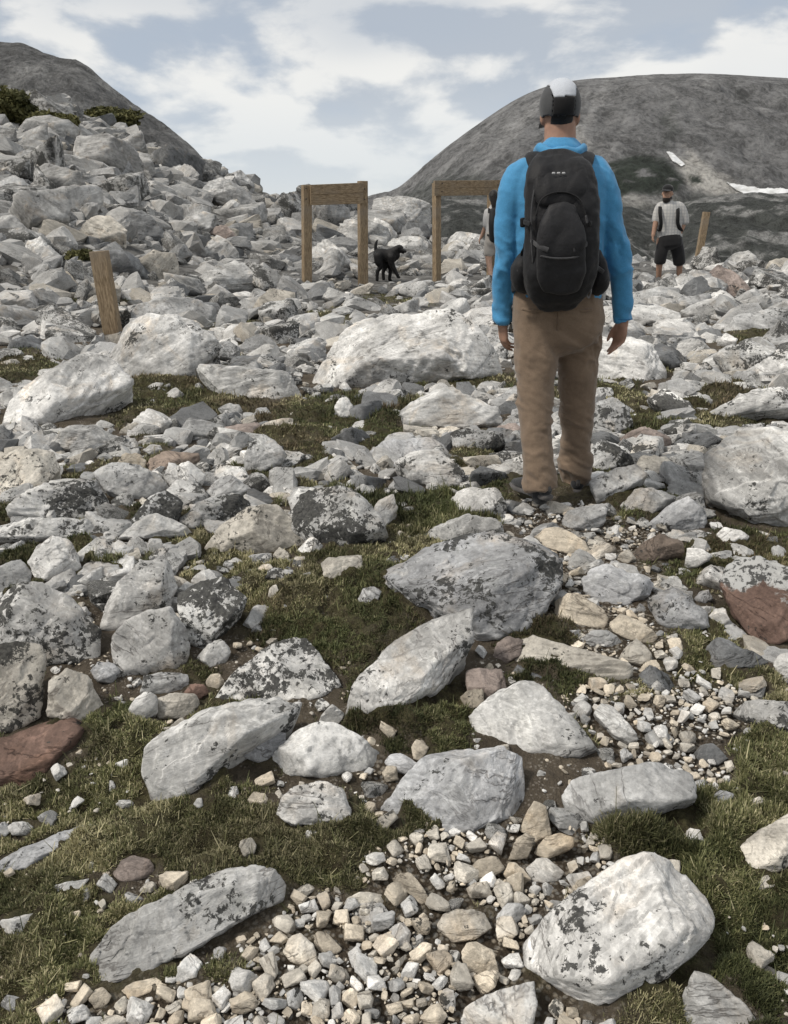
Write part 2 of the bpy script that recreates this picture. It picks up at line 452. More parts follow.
# ------------------------------------------------------------------ rocks one can point at: label | short name | colour | lichen | tilt | thickness | edge hardness | outline
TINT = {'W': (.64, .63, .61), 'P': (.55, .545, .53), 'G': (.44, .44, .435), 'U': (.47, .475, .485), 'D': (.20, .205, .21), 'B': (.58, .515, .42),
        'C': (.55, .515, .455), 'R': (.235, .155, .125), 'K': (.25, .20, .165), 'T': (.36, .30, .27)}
HEROES = """
boulder|big white domed boulder on the turf in front of the wooden frames|big domed boulder|W|.15|48|.7|22|304,365 325,347 350,326 382,314 453,311 471,319 503,340 508,358 471,376 396,387 354,387 307,383
rock|angular pale rock with sharp crest, just in front of the big domed boulder|crested pale rock|P|.1|42|.5|40|387,422 411,397 450,388 503,411 507,419 460,427 420,428
slab|thin bluish slab lying below the crested pale rock|thin bluish slab|U|.35|40|.4|30|366,447 393,438 443,436 453,447 448,460 368,461
rock|bright white block lying beside the hiker's trouser leg on turf|bright white block|W|.25|50|.8|30|396,461 414,449 439,445 467,472 460,484 439,490 407,479
rock|lichen-mottled rounded rock behind the bright white block||G|.8|50|.7|20|450,433 467,427 503,433 508,440 499,447 471,454 455,449
rock|grey hump-shaped rock alone on mid-ground turf|grey hump rock|G|.35|55|.8|26|242,454 250,440 261,433 272,437 286,454 282,465 254,473 244,470
rock|small white wedge rock on turf between the grey hump rock and bright white block||W|.2|50|.8|34|324,475 328,463 340,458 354,468 343,479 330,484
boulder|dark crumpled boulder covered in black lichen, in the middle of the slope|crumpled lichen boulder|P|.8|48|.8|24|284,500 296,489 325,484 350,487 378,512 389,536 347,551 304,540 290,525
rock|narrow grey wedge leaning on the crumpled lichen boulder||G|.3|55|.8|34|370,525 377,500 393,493 398,507 384,529
rock|round-backed white rock by the hiker's heels|round-backed white rock|W|.3|50|.8|20|457,509 461,497 478,488 496,488 507,503 505,515 470,517
slab|low pale slab speckled with black, uphill edge of the lichen-flecked platform||P|.5|40|.5|26|425,536 440,522 470,514 496,514 503,530 470,541 440,543
slab|flat white slab tucked behind the hiker's trouser leg||W|.1|35|.4|34|480,472 492,466 514,464 516,474 487,477
boulder|beige-stained pale boulder dotted with black, beside the crumpled lichen boulder|beige-stained boulder|C|.45|45|.7|30|200,541 245,507 278,503 296,520 311,548 270,554 215,553
stone|small upright white stone on turf before the big domed boulder||W|.1|60|.9|30|334,408 339,398 347,396 354,405 352,417 340,418
rock|pinkish brown block hidden partly by the hiker's trousers||T|.1|50|.8|30|492,436 497,425 516,420 526,432 520,444 500,446
slab|tilted white slab rising to a point, below the leaning post|tilted white slab|W|.2|38|.35|36|0,418 13,396 50,365 92,342 109,358 133,376 125,386 85,405 45,424
boulder|broad layered white rock just below the leaning post|layered white rock|W|.3|45|.6|26|102,345 132,319 165,316 198,322 221,345 205,352 190,376 145,381 112,362
rock|long grey hump behind the layered white rock||G|.2|48|.6|26|122,322 139,304 160,297 190,297 215,303 222,316 198,324 150,326
slab|wide pale whaleback slab uphill of the layered white rock|whaleback slab|P|.1|45|.4|24|187,290 205,272 240,258 264,266 258,280 215,292
slab|flat grey slab on turf left of the big domed boulder|flat grey slab|P|.15|40|.4|30|196,366 215,362 290,372 309,397 270,399 225,396
rock|white block with black right face and stepped top|stepped white block|W|.5|48|.8|34|5,508 22,492 43,479 92,472 116,500 112,518 82,522 7,515
slab|long low white slab along the upper turf edge|long low slab|P|.3|38|.5|34|-12,522 0,517 109,518 116,526 89,540 -8,536
rock|smooth grey rock bridging behind the stepped white block||G|.15|48|.7|22|89,468 112,462 140,466 158,474 170,488 150,499 125,499 105,489
rock|white arrow-shaped rock with a dark shaded side|white arrow rock|W|.1|55|.9|40|163,475 188,459 206,474 202,486 188,493 172,490
boulder|cracked pale rock at the picture edge above the stepped white block||C|.3|48|.7|30|-14,458 10,449 53,449 63,466 45,486 10,496 -14,500
rock|low rounded white rock on turf below the tilted white slab||P|.15|45|.6|22|46,440 69,425 95,424 117,434 119,443 82,452 52,449
rock|lichen-blackened rough rock between the white arrow rock and beige-stained boulder||G|.95|48|.7|26|176,517 195,500 225,491 250,498 252,508 236,522 190,529
rock|jagged half-black rock below the white arrow rock||G|.85|50|.8|36|129,519 150,497 166,489 184,499 178,522 150,530 132,527
rock|smooth grey wedge resting on the upper turf edge||P|.15|50|.7|34|118,536 135,520 152,512 180,522 198,530 160,539
stone|beige knob of stone with two dark spots, on turf||B|.3|55|.8|22|116,460 125,452 140,453 147,461 145,470 124,469
stone|pale pointed stone lying on turf below the layered white rock||C|.05|50|.6|36|116,432 130,424 146,420 139,432 122,435
stone|small white lump on the brown flat slab||W|0|55|.8|24|142,449 150,444 160,445 163,451 150,455
slab|dark brown flat slab sunk into the turf|brown flat slab|K|.1|25|.4|24|140,460 165,452 197,450 200,459 172,473 148,474
slab|long flat brownish slab flush with the turf, uphill of the grey hump rock||T|.1|22|.4|26|200,433 225,425 262,421 268,428 244,437 214,440
rock|flat-topped grey rock beside the grey hump rock||G|.3|48|.7|30|204,489 220,478 234,474 254,487 248,496 214,499
stone|small pale stone with a rounded crown on turf, uphill of the brown flat slab||P|.1|55|.8|24|214,411 226,403 238,404 243,411 231,417
boulder|massive smooth grey boulder at the picture's edge beside the hiker|massive smooth boulder|P|.06|58|.8|16|698,480 702,455 716,441 735,430 756,424 788,426 815,440 818,525 788,531 763,531 735,517 704,500
slab|wide white slab on turf below the hiker's swinging hand|wide white slab|W|.25|45|.5|24|575,345 600,335 632,336 655,345 670,362 668,374 650,382 600,377 578,372
slab|flat pale ledge just beyond the hiker's swinging hand||P|.1|40|.4|30|590,312 610,306 640,302 680,305 680,318 640,326 600,324
slab|stepped pale ledge uphill of the massive smooth boulder||P|.1|42|.5|30|680,312 690,302 706,298 728,299 743,311 718,316 690,318
slab|grey low ledge running off the picture edge||G|.2|40|.4|26|714,327 740,316 765,311 805,306 805,323 760,332 730,335
boulder|white boulder with angular broken top near the picture edge||W|.3|50|.6|36|737,376 760,360 778,348 805,348 806,374 770,384 747,385
boulder|white and grey mottled rock behind the angular broken-topped boulder||P|.7|48|.6|34|713,355 735,343 750,338 775,341 780,349 760,363 741,376 728,370
stone|white pyramid-shaped stone near the low grey ledge|white pyramid stone|W|0|60|.9|40|714,347 725,332 738,339 735,347
stone|black-and-white lichen stone downhill of the white pyramid stone||W|.85|52|.8|34|687,379 696,366 706,362 714,366 708,376 697,381
slab|white tilted slab streaked with black lichen, uphill of the massive smooth boulder|streaked tilted slab|W|.8|42|.5|34|646,397 664,389 690,402 694,409 678,415 660,410
rock|crusty lichen rock on turf by the hiker's trousers|crusty lichen rock|G|.85|52|.8|24|591,408 600,399 613,396 629,406 635,422 614,434 593,430
rock|tan-topped wedge overhanging a dark gap|tan-topped wedge|T|.15|52|.7|34|617,440 632,430 648,425 668,430 672,440 650,450 636,453
slab|long pale slab lying on turf above the massive smooth boulder|long pale slab|P|.4|42|.45|30|703,413 725,403 763,386 805,385 806,404 760,412 720,418
rock|white flaky rock pressed against the massive smooth boulder|white flaky rock|W|.5|48|.7|30|658,463 672,456 690,451 712,450 706,471 680,475 664,471
rock|dark grey rock wedged behind the massive smooth boulder||D|.4|50|.7|28|670,444 688,435 710,431 726,436 704,450 684,452
rock|grey folded rock with wavy bands at the hiker's heel|folded banded rock|G|.2|50|.7|30|589,483 605,471 635,462 648,473 640,482 622,494 597,504
rock|grey pointed rock downhill of the folded banded rock|grey pointed rock|G|.15|50|.7|34|617,503 635,488 655,487 678,493 665,505 645,517 632,516
rock|blue-grey faceted rock at the foot of the massive smooth boulder||U|.12|50|.7|36|641,529 658,515 672,503 688,496 704,510 710,526 680,531
rock|low grey rock just below the hiker's heels|rock below the heels|G|.15|45|.7|28|560,524 568,510 588,505 609,503 606,520 592,530 570,530
rock|black-speckled rock between the tan-topped wedge and folded banded rock||G|.8|50|.7|28|588,450 600,437 620,446 636,460 615,468 594,471
boulder|square weathered boulder with brown face, before the walker in black shorts|square weathered boulder|T|.25|52|.7|34|690,297 700,281 712,266 722,265 752,285 746,293 712,298
rock|pale pointed rock on the skyline beside the leaning trail post||P|.1|55|.7|36|720,262 735,253 748,249 760,261 745,267 728,267
rock|grey split rock near the picture edge below the skyline||P|.15|52|.7|34|755,287 767,273 782,269 800,269 800,290 770,291
slab|long flat grey ledge across the path beyond the hiker's shoulder||G|.15|40|.4|30|628,299 635,289 660,285 680,287 678,300 640,303
boulder|grey-blue platform rock flecked all over with small black lichen|lichen-flecked platform|U|.55|30|.4|30|372,556 400,545 440,540 500,528 540,526 562,545 565,575 550,600 535,610 525,628 500,641 478,641 470,622 440,612 405,592 385,577
boulder|long white slab standing tilted with a dark undercut side|long undercut slab|W|.25|38|.45|40|336,712 364,669 393,643 432,618 471,609 474,640 453,655 436,685 400,708 354,700
boulder|rough boulder speckled black all over, beside the long undercut slab|speckled rough boulder|W|.8|46|.7|24|208,705 231,675 260,651 286,637 307,630 312,660 343,687 325,699 272,700
rock|beige-capped stone lying on the central turf||C|.1|50|.9|28|320,562 330,555 361,554 364,568 355,580 336,585 324,575
stone|small grey stone half sunk in the central turf||G|.4|55|.8|26|357,598 362,588 373,584 382,591 376,604 363,613
stone|thin lichen chip lying on the upper turf||G|.7|30|.4|30|262,575 275,566 297,569 298,577 280,580
stone|pale splinter standing in the central turf||C|.05|62|.6|34|267,600 269,588 276,584 280,592 275,604
stone|pale tiny wedge near the thin lichen chip||C|.1|50|.8|34|255,573 261,564 270,563 275,570 264,577
boulder|humped pale grey rock in the turf below the speckled rough boulder|humped pale rock|P|.15|48|.7|26|264,778 275,751 297,730 320,719 336,722 347,737 382,748 383,765 340,778
rock|rounded grey rock beneath the scalloped grey slab||U|.1|50|.7|18|236,742 262,731 286,732 286,752 258,763 240,757
stone|beige upright stone by the gravel below the long undercut slab||B|0|58|.9|26|410,748 416,739 424,740 429,748 421,762 413,759
stone|grey rounded stone beside the humped pale rock||U|.05|50|.8|18|384,762 390,754 401,752 419,764 411,777 391,772
stone|small beige cobble touching the grey rounded stone||B|0|52|.9|20|381,772 387,765 397,766 399,780 386,783
rock|pinkish brown cube of rock at the gravel edge|pinkish cube|T|.1|52|.9|38|466,671 480,667 503,668 508,690 490,704 468,692
stone|cream stone leaning on the pinkish cube||B|0|52|.9|32|459,697 467,690 484,688 486,704 468,710
rock|reddish grey rock at the foot of the lichen-flecked platform||T|.15|50|.8|28|491,656 497,643 508,636 524,638 520,656 505,663
boulder|fan-shaped pale rock in the middle of the path|fan-shaped rock|P|.12|38|.5|30|466,716 485,702 512,683 532,677 552,695 575,720 598,750 580,756 540,754 500,748 472,735
slab|long pale ridge of rock flush with the path|flush ridge rock|C|.12|26|.5|24|492,652 500,634 515,630 540,641 595,653 632,668 620,681 570,680 530,668 505,662
rock|cream square block lying beside the path|cream square block|B|.02|50|.8|36|554,596 578,592 604,610 609,618 606,628 575,624 555,618
rock|blue-grey rounded rock uphill of the cream square block|blue-grey rounded rock|U|.1|50|.7|20|580,580 590,569 610,564 630,574 657,581 654,592 630,605 600,603 584,594
rock|white and grey egg-shaped rock banded with lichen|banded egg rock|U|.45|50|.8|20|645,598 655,590 672,586 692,596 707,614 711,628 680,632 660,622
rock|cream flat-topped block in front of the cream square block||B|.02|50|.7|36|608,622 621,613 640,620 660,634 651,645 630,640 612,631
rock|tan rounded wedge beside the gravel|tan rounded wedge|C|.02|52|.8|24|616,660 624,648 636,638 648,648 655,660 640,666
stone|low cream stone at the top of the gravel patch||B|.02|45|.8|28|636,672 646,662 656,659 663,670 650,676
stone|flat grey stone between the cream square block and the gravel||G|.1|45|.6|28|578,640 590,631 608,630 624,638 612,647 592,646
rock|dark grey wedge pointing downhill on turf|dark downhill wedge|D|.1|48|.8|36|704,645 710,637 720,637 770,659 756,667 730,668 707,667
boulder|rusty red boulder with a pale grey lichen top|rusty red boulder|R|.35|55|.8|26|718,582 722,566 734,550 756,551 800,566 806,636 770,643 752,638 734,612
stone|white triangular stone on turf near the rusty red boulder||W|.05|58|.8|38|684,569 687,547 700,547 713,556 698,566
stone|white small cube beside the rusty red boulder||W|.1|55|.9|34|707,618 714,609 724,606 730,620 720,628
stone|grey cobble beside the banded egg rock||U|.05|50|.8|22|693,599 699,591 709,590 714,599 704,604
rock|white rounded rock cut by the picture edge near the dark downhill wedge||W|.05|52|.8|24|773,664 780,654 800,650 804,675 786,678 775,674
slab|white slab with black lichen patches by the picture edge|black-patched slab|W|.7|40|.4|34|732,710 745,701 760,699 802,702 802,733 768,729 748,720
rock|dark grey angular rock below the gravel patch||D|.05|50|.8|34|692,754 700,745 713,743 729,757 718,765 702,764
rock|pale long stone lying in the gravel patch||P|.05|42|.6|30|593,712 602,703 614,707 640,738 630,744 614,735
rock|cream rock at the uphill end of the path|cream path rock|B|.05|46|.7|24|534,532 548,526 563,528 586,542 592,555 570,556 546,547
stone|pale cube among grass uphill of the blue-grey rounded rock||C|.02|55|.9|30|616,560 620,552 629,549 637,558 628,564
rock|brown humped rock on the bare soil band|brown humped rock|K|.05|48|.7|20|632,551 645,541 660,534 682,541 684,552 650,562 638,560
stone|bright flat stone at the foot of the massive smooth boulder||W|.02|40|.5|30|716,534 724,527 738,530 750,534 746,541 724,542
rock|thick flat-topped grey rock on soil by the lower path|flat-topped grey rock|G|.15|48|.55|34|559,794 570,779 613,770 660,762 692,770 698,798 660,808 612,826 566,820
boulder|large white rock with black lichen patch, nearest the lower picture edge|large white rock|W|.35|38|.5|22|520,940 547,912 588,883 621,858 661,848 683,856 708,876 725,916 712,942 683,967 646,989 600,1005 582,1003 570,988 522,966
rock|grey rock cut off by the bottom edge of the photo||P|.3|45|.6|26|456,1034 464,1008 483,995 520,983 534,981 537,1005 532,1040
rock|white pointed rock cut off by the bottom edge of the photo||P|.25|50|.7|34|660,1034 678,1000 694,974 712,977 740,999 768,1036
boulder|rose-tinged grey boulder at the edge beside lower turf||C|.3|50|.7|26|727,860 740,845 756,832 800,806 806,868 770,873 741,874
boulder|smooth grey triangular slab lying beside the gravel|smooth triangular slab|U|.04|28|.3|40|381,806 425,757 450,752 500,745 523,754 530,797 480,821 452,846 432,844 402,832
stone|tall cream stone beside the smooth triangular slab||B|.02|58|.8|28|519,830 525,815 534,801 546,807 552,835 536,842
stone|tan slanted stone above the lower gravel||B|.02|52|.7|30|508,860 516,838 526,833 536,838 527,859
stone|cream double-lobed stone above the lower gravel||B|.02|48|.8|20|533,852 545,838 560,833 575,837 573,847 546,860
stone|grey-white squarish stone at the gravel's upper edge||P|.02|50|.8|28|524,868 535,859 548,856 565,872 557,884 532,882
stone|cream oval stone at the gravel's upper edge||B|.02|50|.8|20|503,874 508,863 517,862 532,879 522,886 509,882
stone|white small stone beside the flat-topped grey rock||W|.02|50|.8|26|682,834 690,828 700,830 706,845 695,844
stone|blue-grey flat stone on soil near the flat-topped grey rock||U|.02|45|.6|26|712,796 720,789 735,793 731,802 719,806
boulder|long pale rock lying across the lower turf|long lower rock|P|.25|40|.6|26|73,970 79,948 106,922 139,908 178,892 224,869 265,862 292,876 289,894 255,907 215,932 165,962 120,977 92,991 78,986
slab|thin lichen-edged slab breaking through the turf|thin turf slab|U|.55|42|.6|28|-12,862 33,843 73,833 89,821 103,826 70,845 33,868 -10,878
stone|white rounded stone sitting on the lower turf||W|.02|55|.8|18|6,826 14,822 25,822 34,827 28,836 12,835
stone|tiny white pebble-like stone on bare soil||W|0|58|.8|22|193,804 197,798 202,798 203,806 198,809
stone|cream upright stone on soil uphill of the long lower rock||C|0|60|.9|30|238,847 242,839 252,837 257,846 253,858 243,856
rock|brown dome-shaped rock resting in the lower turf||T|.25|52|.8|18|110,873 120,860 133,855 150,859 157,872 140,881 120,882
slab|narrow flat pale stone half buried in turf||P|.1|48|.8|26|42,890 60,883 90,878 82,888 52,899
slab|flat cream slab at the edge of the gravel|flat cream slab|B|.02|36|.5|30|117,990 132,983 150,978 173,977 169,987 130,1000
rock|cream blocky stone at the lower gravel edge||B|.05|52|.8|28|88,1000 95,990 103,987 112,996 104,1008 95,1010
rock|white knobbly block set in the turf below the humped pale rock|white knobbly block|W|.3|48|.8|26|275,812 282,797 293,788 322,781 346,789 352,806 350,827 325,826 290,824
stone|pale chip lying against the smooth triangular slab||C|.02|46|.7|30|369,829 380,817 393,809 398,818 384,832
rock|flat tan rock embedded in the lower gravel|flat tan rock|C|.15|38|.5|24|437,926 443,914 458,909 485,908 493,926 475,938 453,943
rock|tan rounded rock in the lower gravel near the bottom|tan gravel rock|B|.12|50|.8|24|459,952 466,943 477,941 493,950 499,970 488,981 470,980
rock|broad tan stone at the upper left of the lower gravel||C|.1|44|.7|24|341,908 348,897 360,892 384,893 388,905 370,912 354,914
stone|pale two-toned cobble in the gravel||C|.02|50|.8|22|282,951 288,938 300,932 314,944 319,965 303,967 288,960
stone|cream angular cobble beside the two-toned cobble||B|.02|50|.8|30|313,936 318,931 328,933 343,949 336,957 318,952
stone|long cream splinter of rock in the gravel||B|.02|42|.6|34|391,876 400,871 412,873 431,900 422,906 408,893
stone|tan wide cobble under the smooth triangular slab||B|.02|46|.8|22|469,868 478,860 496,856 505,868 488,880 474,878
boulder|white egg-shaped boulder with black streak perched over dark gap|perched egg boulder|W|.2|58|.9|22|26,562 36,545 54,535 69,540 80,558 84,574 63,581 46,583 33,575
boulder|tall pale block leaning with a dark cracked side|tall leaning block|W|.4|58|.7|40|98,628 102,606 118,583 140,560 158,556 172,558 180,580 172,606 140,622 112,632
boulder|square-faced white block standing under the tall leaning block|square-faced block|W|.55|62|.8|40|111,636 128,620 150,611 172,605 184,625 192,645 190,664 160,674 116,678
boulder|black lichen-covered rock right beside the tall leaning block|black lichen rock|P|.95|52|.8|30|172,588 195,580 225,578 247,598 240,612 222,632 204,652 186,640
boulder|large crusted boulder mottled black and white at the picture's edge|mottled edge boulder|W|.8|55|.7|24|-16,606 13,584 43,582 73,600 101,630 98,664 55,668 -16,668
rock|grey shadowed rock wedged beside the perched egg boulder||G|.4|52|.8|26|-12,574 8,563 22,558 32,572 30,586 10,594 -12,596
boulder|beige block with black crusts and a vertical crack|beige crusted block|C|.6|60|.8|36|-16,645 20,640 44,640 48,660 44,716 10,733 -16,728
rock|pale weathered wedge right of the beige crusted block||C|.25|58|.7|32|46,716 50,682 66,667 90,676 104,705 104,722 80,726
stone|small grey cobble jammed between the square-faced block and the mottled boulder||U|.1|55|.8|22|90,670 98,661 115,662 121,672 112,684 97,682
slab|flat reddish brown slab at the lower left turf edge|reddish flat slab|R|.05|19|.35|24|-20,745 10,728 43,717 89,704 100,720 80,742 40,776 10,792 -20,790
boulder|scalloped grey slab with hollowed right end and draped edges|scalloped grey slab|P|.35|40|.5|22|141,762 150,738 163,722 211,711 272,694 304,697 296,716 262,739 218,757 192,790 162,803 148,790
rock|beige-grey rounded rock in the hollow below the square-faced block||C|.1|52|.8|20|150,712 156,698 175,692 196,694 203,709 185,719 160,719
rock|black and white shard below the square-faced block||P|.7|55|.7|36|124,720 132,700 145,691 158,696 158,714 142,722
rock|white-topped lichen rock under the black lichen rock||P|.7|52|.8|28|196,656 208,642 220,637 232,650 226,664 210,668
stone|buff round stone in the dirt hollow||B|.02|55|.9|18|205,682 210,674 220,673 225,682 218,690 208,689
stone|brick-red stone in the dirt hollow||R|.02|52|.8|30|183,692 190,683 204,684 210,692 198,699
rock|greyish cube beneath the square-faced block||G|.3|55|.9|34|140,692 144,676 166,671 188,673 190,688 165,694
boulder|pale squarish block standing on the scree beside the shrubby patch|squarish scree block|C|.12|55|.8|34|76,235 84,222 92,213 112,213 127,229 126,243 110,246 96,247
boulder|dark smooth wedge leaning on the squarish scree block|dark scree wedge|D|.02|52|.7|38|124,222 130,213 143,210 173,241 150,243 132,241
boulder|long grey slab lying at the edge of the scree near the picture side||G|.05|48|.5|24|-12,188 0,174 8,172 40,192 47,206 30,209 -12,200
boulder|very big smooth grey boulder high on the scree|very big scree boulder|G|.05|52|.6|22|200,186 205,178 220,175 249,192 265,213 245,214 213,200
boulder|blocky boulder standing on the scree skyline||P|.05|56|.8|34|194,172 202,158 213,159 219,176 208,181
boulder|sloping grey boulder on the skyline beside the very big scree boulder||G|.05|54|.7|30|223,176 230,169 241,171 255,185 250,194
slab|wide pale slab below the skyline in the middle of the scree||P|.05|45|.5|28|146,173 158,163 172,160 195,173 188,182 165,180
boulder|upright grey boulder high on the scree uphill of the dark scree wedge||G|.05|56|.8|32|100,174 106,155 114,149 128,152 134,170 124,180
rock|dark flat rock in the scree below the upright grey boulder||D|.05|45|.5|30|115,190 125,184 147,189 154,198 135,201 118,199
boulder|leaning grey-white boulder at the foot of the scree||P|.15|54|.7|30|20,250 27,240 40,235 64,258 56,270 30,268
rock|cream flat-faced rock on the foot of the scree near the leaning post|cream scree rock|B|.02|52|.7|34|42,288 54,278 67,271 80,282 74,289 56,291
boulder|pale rock with sloping top, foot of the scree at the picture edge||P|.05|52|.7|30|-12,222 2,214 12,213 31,230 20,241 -12,240
boulder|pale pyramid-shaped boulder below the very big scree boulder||P|.05|54|.7|36|196,252 205,240 216,234 232,242 242,259 220,262
rock|rusty brown rock uphill of the pale pyramid-shaped boulder||T|.02|52|.8|26|209,231 215,225 226,226 238,236 226,240
boulder|huge flat-topped layered block behind the dog|huge layered block|P|.08|62|.6|36|371,220 373,197 388,194 431,203 432,219 404,224
boulder|triangular pale rock just above the dog||W|.05|56|.6|38|366,238 374,215 388,224 400,235 396,241
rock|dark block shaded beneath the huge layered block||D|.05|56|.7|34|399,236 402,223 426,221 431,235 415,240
boulder|low whitish boulder behind the dog's head||P|.05|52|.6|26|385,246 392,239 404,236 430,239 427,252 400,250
boulder|grey boulder visible through the second wooden frame||P|.1|54|.6|28|445,245 449,236 457,231 481,234 486,251 455,252
boulder|white sloping boulder seen between the first frame's posts||W|.05|50|.6|30|313,267 316,240 326,239 352,260 338,269
slab|flat white ledge in front of the dog's paws||P|.1|42|.5|30|397,292 404,284 424,280 432,293 415,297
""".strip().split('\n')
# ------------------------------------------------------------------ build the named rocks
class Occ:
    """height raster of what stands on the ground, so that grass and stones keep off it"""
    def __init__(s, x0, x1, y0, y1, c):
        s.x0, s.y0, s.c = x0, y0, c
        s.w, s.h = int((x1 - x0) / c), int((y1 - y0) / c)
        s.a = np.full((s.h, s.w), -99.0)
    def idx(s, x, y):
        i = ((x - s.x0) / s.c).astype(int); j = ((y - s.y0) / s.c).astype(int)
        ok = (i >= 1) & (j >= 1) & (i < s.w - 1) & (j < s.h - 1)
        return np.clip(i, 1, s.w - 2), np.clip(j, 1, s.h - 2), ok
    def add(s, P, z):
        i, j, ok = s.idx(P[:, 0], P[:, 1])
        ok &= P[:, 2] > z
        for di in (0, 1):
            for dj in (0, 1):
                np.maximum.at(s.a, (j[ok] + dj, i[ok] + di), P[ok, 2])
    def top(s, x, y):
        i, j, ok = s.idx(x, y)
        return np.where(ok, s.a[j, i], -99.0)
OCC = Occ(-4.5, 4.5, .8, 9.5, .015)
OCF = Occ(-26, 22, 4, 46, .06)
def occ_add(W, zg=None):
    if zg is None: zg = gz(W[:, 0], W[:, 1])
    OCC.add(W, zg + .006)
    if W[:, 1].max() > 4: OCF.add(W, zg + .03)
def occupied(x, y, r=0.0, z=None):
    t = np.maximum(OCC.top(x, y), np.where(y > 9.3, OCF.top(x, y), -99))
    if r > 0:
        for a in range(6):
            xx = x + r * math.cos(a * 1.047); yy = y + r * math.sin(a * 1.047)
            t = np.maximum(t, np.maximum(OCC.top(xx, yy), np.where(yy > 9.3, OCF.top(xx, yy), -99)))
    return t > (-50 if z is None else z + .006)

CAT = {'boulder': 'boulder', 'rock': 'rock', 'slab': 'rock slab', 'stone': 'stone'}
LANDMARK = []          # short name, x, y
crng = np.random.default_rng(3)
for i, ln in enumerate(HEROES):
    nm, label, short, colr, lich, tilt, th, p, out = ln.split('|')
    pts = [tuple(map(float, q.split(','))) for q in out.split()]
    V, Fc, org, app = outline_rock(pts, float(tilt), float(th), float(p), 100 + i)
    o = add_obj(nm, mesh_from(nm, V, Fc, M_ROCK), loc=org)
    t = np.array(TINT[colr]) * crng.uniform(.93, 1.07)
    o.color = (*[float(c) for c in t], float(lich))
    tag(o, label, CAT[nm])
    W = V + org
    occ_add(W)
    if colr == 'R' and 'boulder' in short:
        m2 = M_ROCK.copy(); m2.name = 'red_rock_with_pale_top'
        nt_ = m2.node_tree; bs = next(n for n in nt_.nodes if n.type == 'BSDF_PRINCIPLED'); src = bs.inputs['Base Color'].links[0].from_socket
        q_ = Nodes.__new__(Nodes); q_.t = nt_
        ob_ = q_.n('TexCoord').outputs['Object']; sz_ = q_.n('SeparateXYZ'); nt_.links.new(ob_, sz_.inputs[0])
        zt = float(np.percentile(V[:, 2], 90))
        hgt_ = q_.math('ADD', sz_.outputs[2], q_.math('MULTIPLY', q_.math('SUBTRACT', q_.noise(ob_, 9, 6, .7, .5), .5), .22))
        pale = q_.mix(q_.map(q_.noise(ob_, 34, 6, .72, .4), .50, .54), (.42, .42, .41), (.07, .07, .068))
        nt_.links.new(q_.mix(q_.map(hgt_, zt - .045, zt - .03), src, pale), bs.inputs['Base Color'])
        o.data.materials[0] = m2
    if short: LANDMARK.append((short, org[0], org[1]))

# ------------------------------------------------------------------ rocks scattered over plateau and scree
r = np.random.default_rng(21)
PROTO = [random_rock(500 + k, 4, True, 1.0 if k % 3 == 1 else .55) for k in range(26)]
PROTO_L = [random_rock(800 + k, 2, True, 1.0 if k % 3 == 1 else .55) for k in range(40)]
PROTO_M = [random_rock(900 + k, 3, True, 1.0 if k % 3 == 1 else .55) for k in range(40)]
def rand_rot(n, r):
    # mostly lying flat: yaw free, small lean
    yaw = r.uniform(0, 2 * np.pi, n); a = r.normal(0, .35, n); b = r.normal(0, .35, n)
    cy, sy, ca, sa, cb, sb = np.cos(yaw), np.sin(yaw), np.cos(a), np.sin(a), np.cos(b), np.sin(b)
    Z, O = np.zeros(n), np.ones(n)
    Rz = np.stack([cy, -sy, Z, sy, cy, Z, Z, Z, O], 1).reshape(n, 3, 3)
    Rx = np.stack([O, Z, Z, Z, ca, -sa, Z, sa, ca], 1).reshape(n, 3, 3)
    Ry = np.stack([cb, Z, sb, Z, O, Z, -sb, Z, cb], 1).reshape(n, 3, 3)
    return Rz @ Rx @ Ry

n0 = 36000
px = r.uniform(-330, 1118, n0); py = 75 + r.uniform(0, 1, n0) ** 1.25 * 560
m0 = 2600
px = np.concatenate([px, r.uniform(-330, 1118, m0)]); py = np.concatenate([py, r.uniform(590, 1060, m0)]); n0 = n0 + m0
keep = py > np.interp(px, _sky_px[:, 0], _sky_px[:, 1]) - 2
px, py = px[keep], py[keep]
P = hit(px, py)
dist = np.hypot(P[:, 0], P[:, 1])
ok = (dist < 47) & (dist > 1.2)
P, px, py, dist = P[ok], px[ok], py[ok], dist[ok]
z, tf, gr = gz(P[:, 0], P[:, 1], full=True)
sz_px = np.interp(py, [90, 200, 260, 330, 450, 620, 1000], [4.4, 6.2, 5.2, 6.4, 8.0, 8.5, 9.5]) * r.lognormal(0, .64, len(P))
tal = talus_part(P[:, 0], P[:, 1])
sz_px = np.minimum(sz_px, np.where(tal > .5, 34, 22))
size = sz_px * dist / F                                                # half length in metres
size = np.clip(size, .018, 1.1)
pk = np.where(tal > .5, 1.0, np.where(tf > .45, np.where(py > 590, .085, .18), np.interp(py, [250, 330, 440, 560, 620, 1000], [1, .9, .7, .4, .22, .14])))
pk = np.where(gr > .5, pk * .5, pk)
pk *= np.where((py > 395) & (py < 560) & (tf > .45), .6, 1)
kp = r.uniform(0, 1, len(P)) < pk
oc = occupied(P[:, 0], P[:, 1])
kp &= ~(oc & (r.uniform(0, 1, len(P)) < np.where(tal > .5, .85, .97)))
P, px, py, dist, size, tal, tf = [a[kp] for a in (P, px, py, dist, size, tal, tf)]
spx = size / dist * F
clear = np.zeros(len(P), bool)          # keep what stands on the plateau free of loose blocks right in front of it
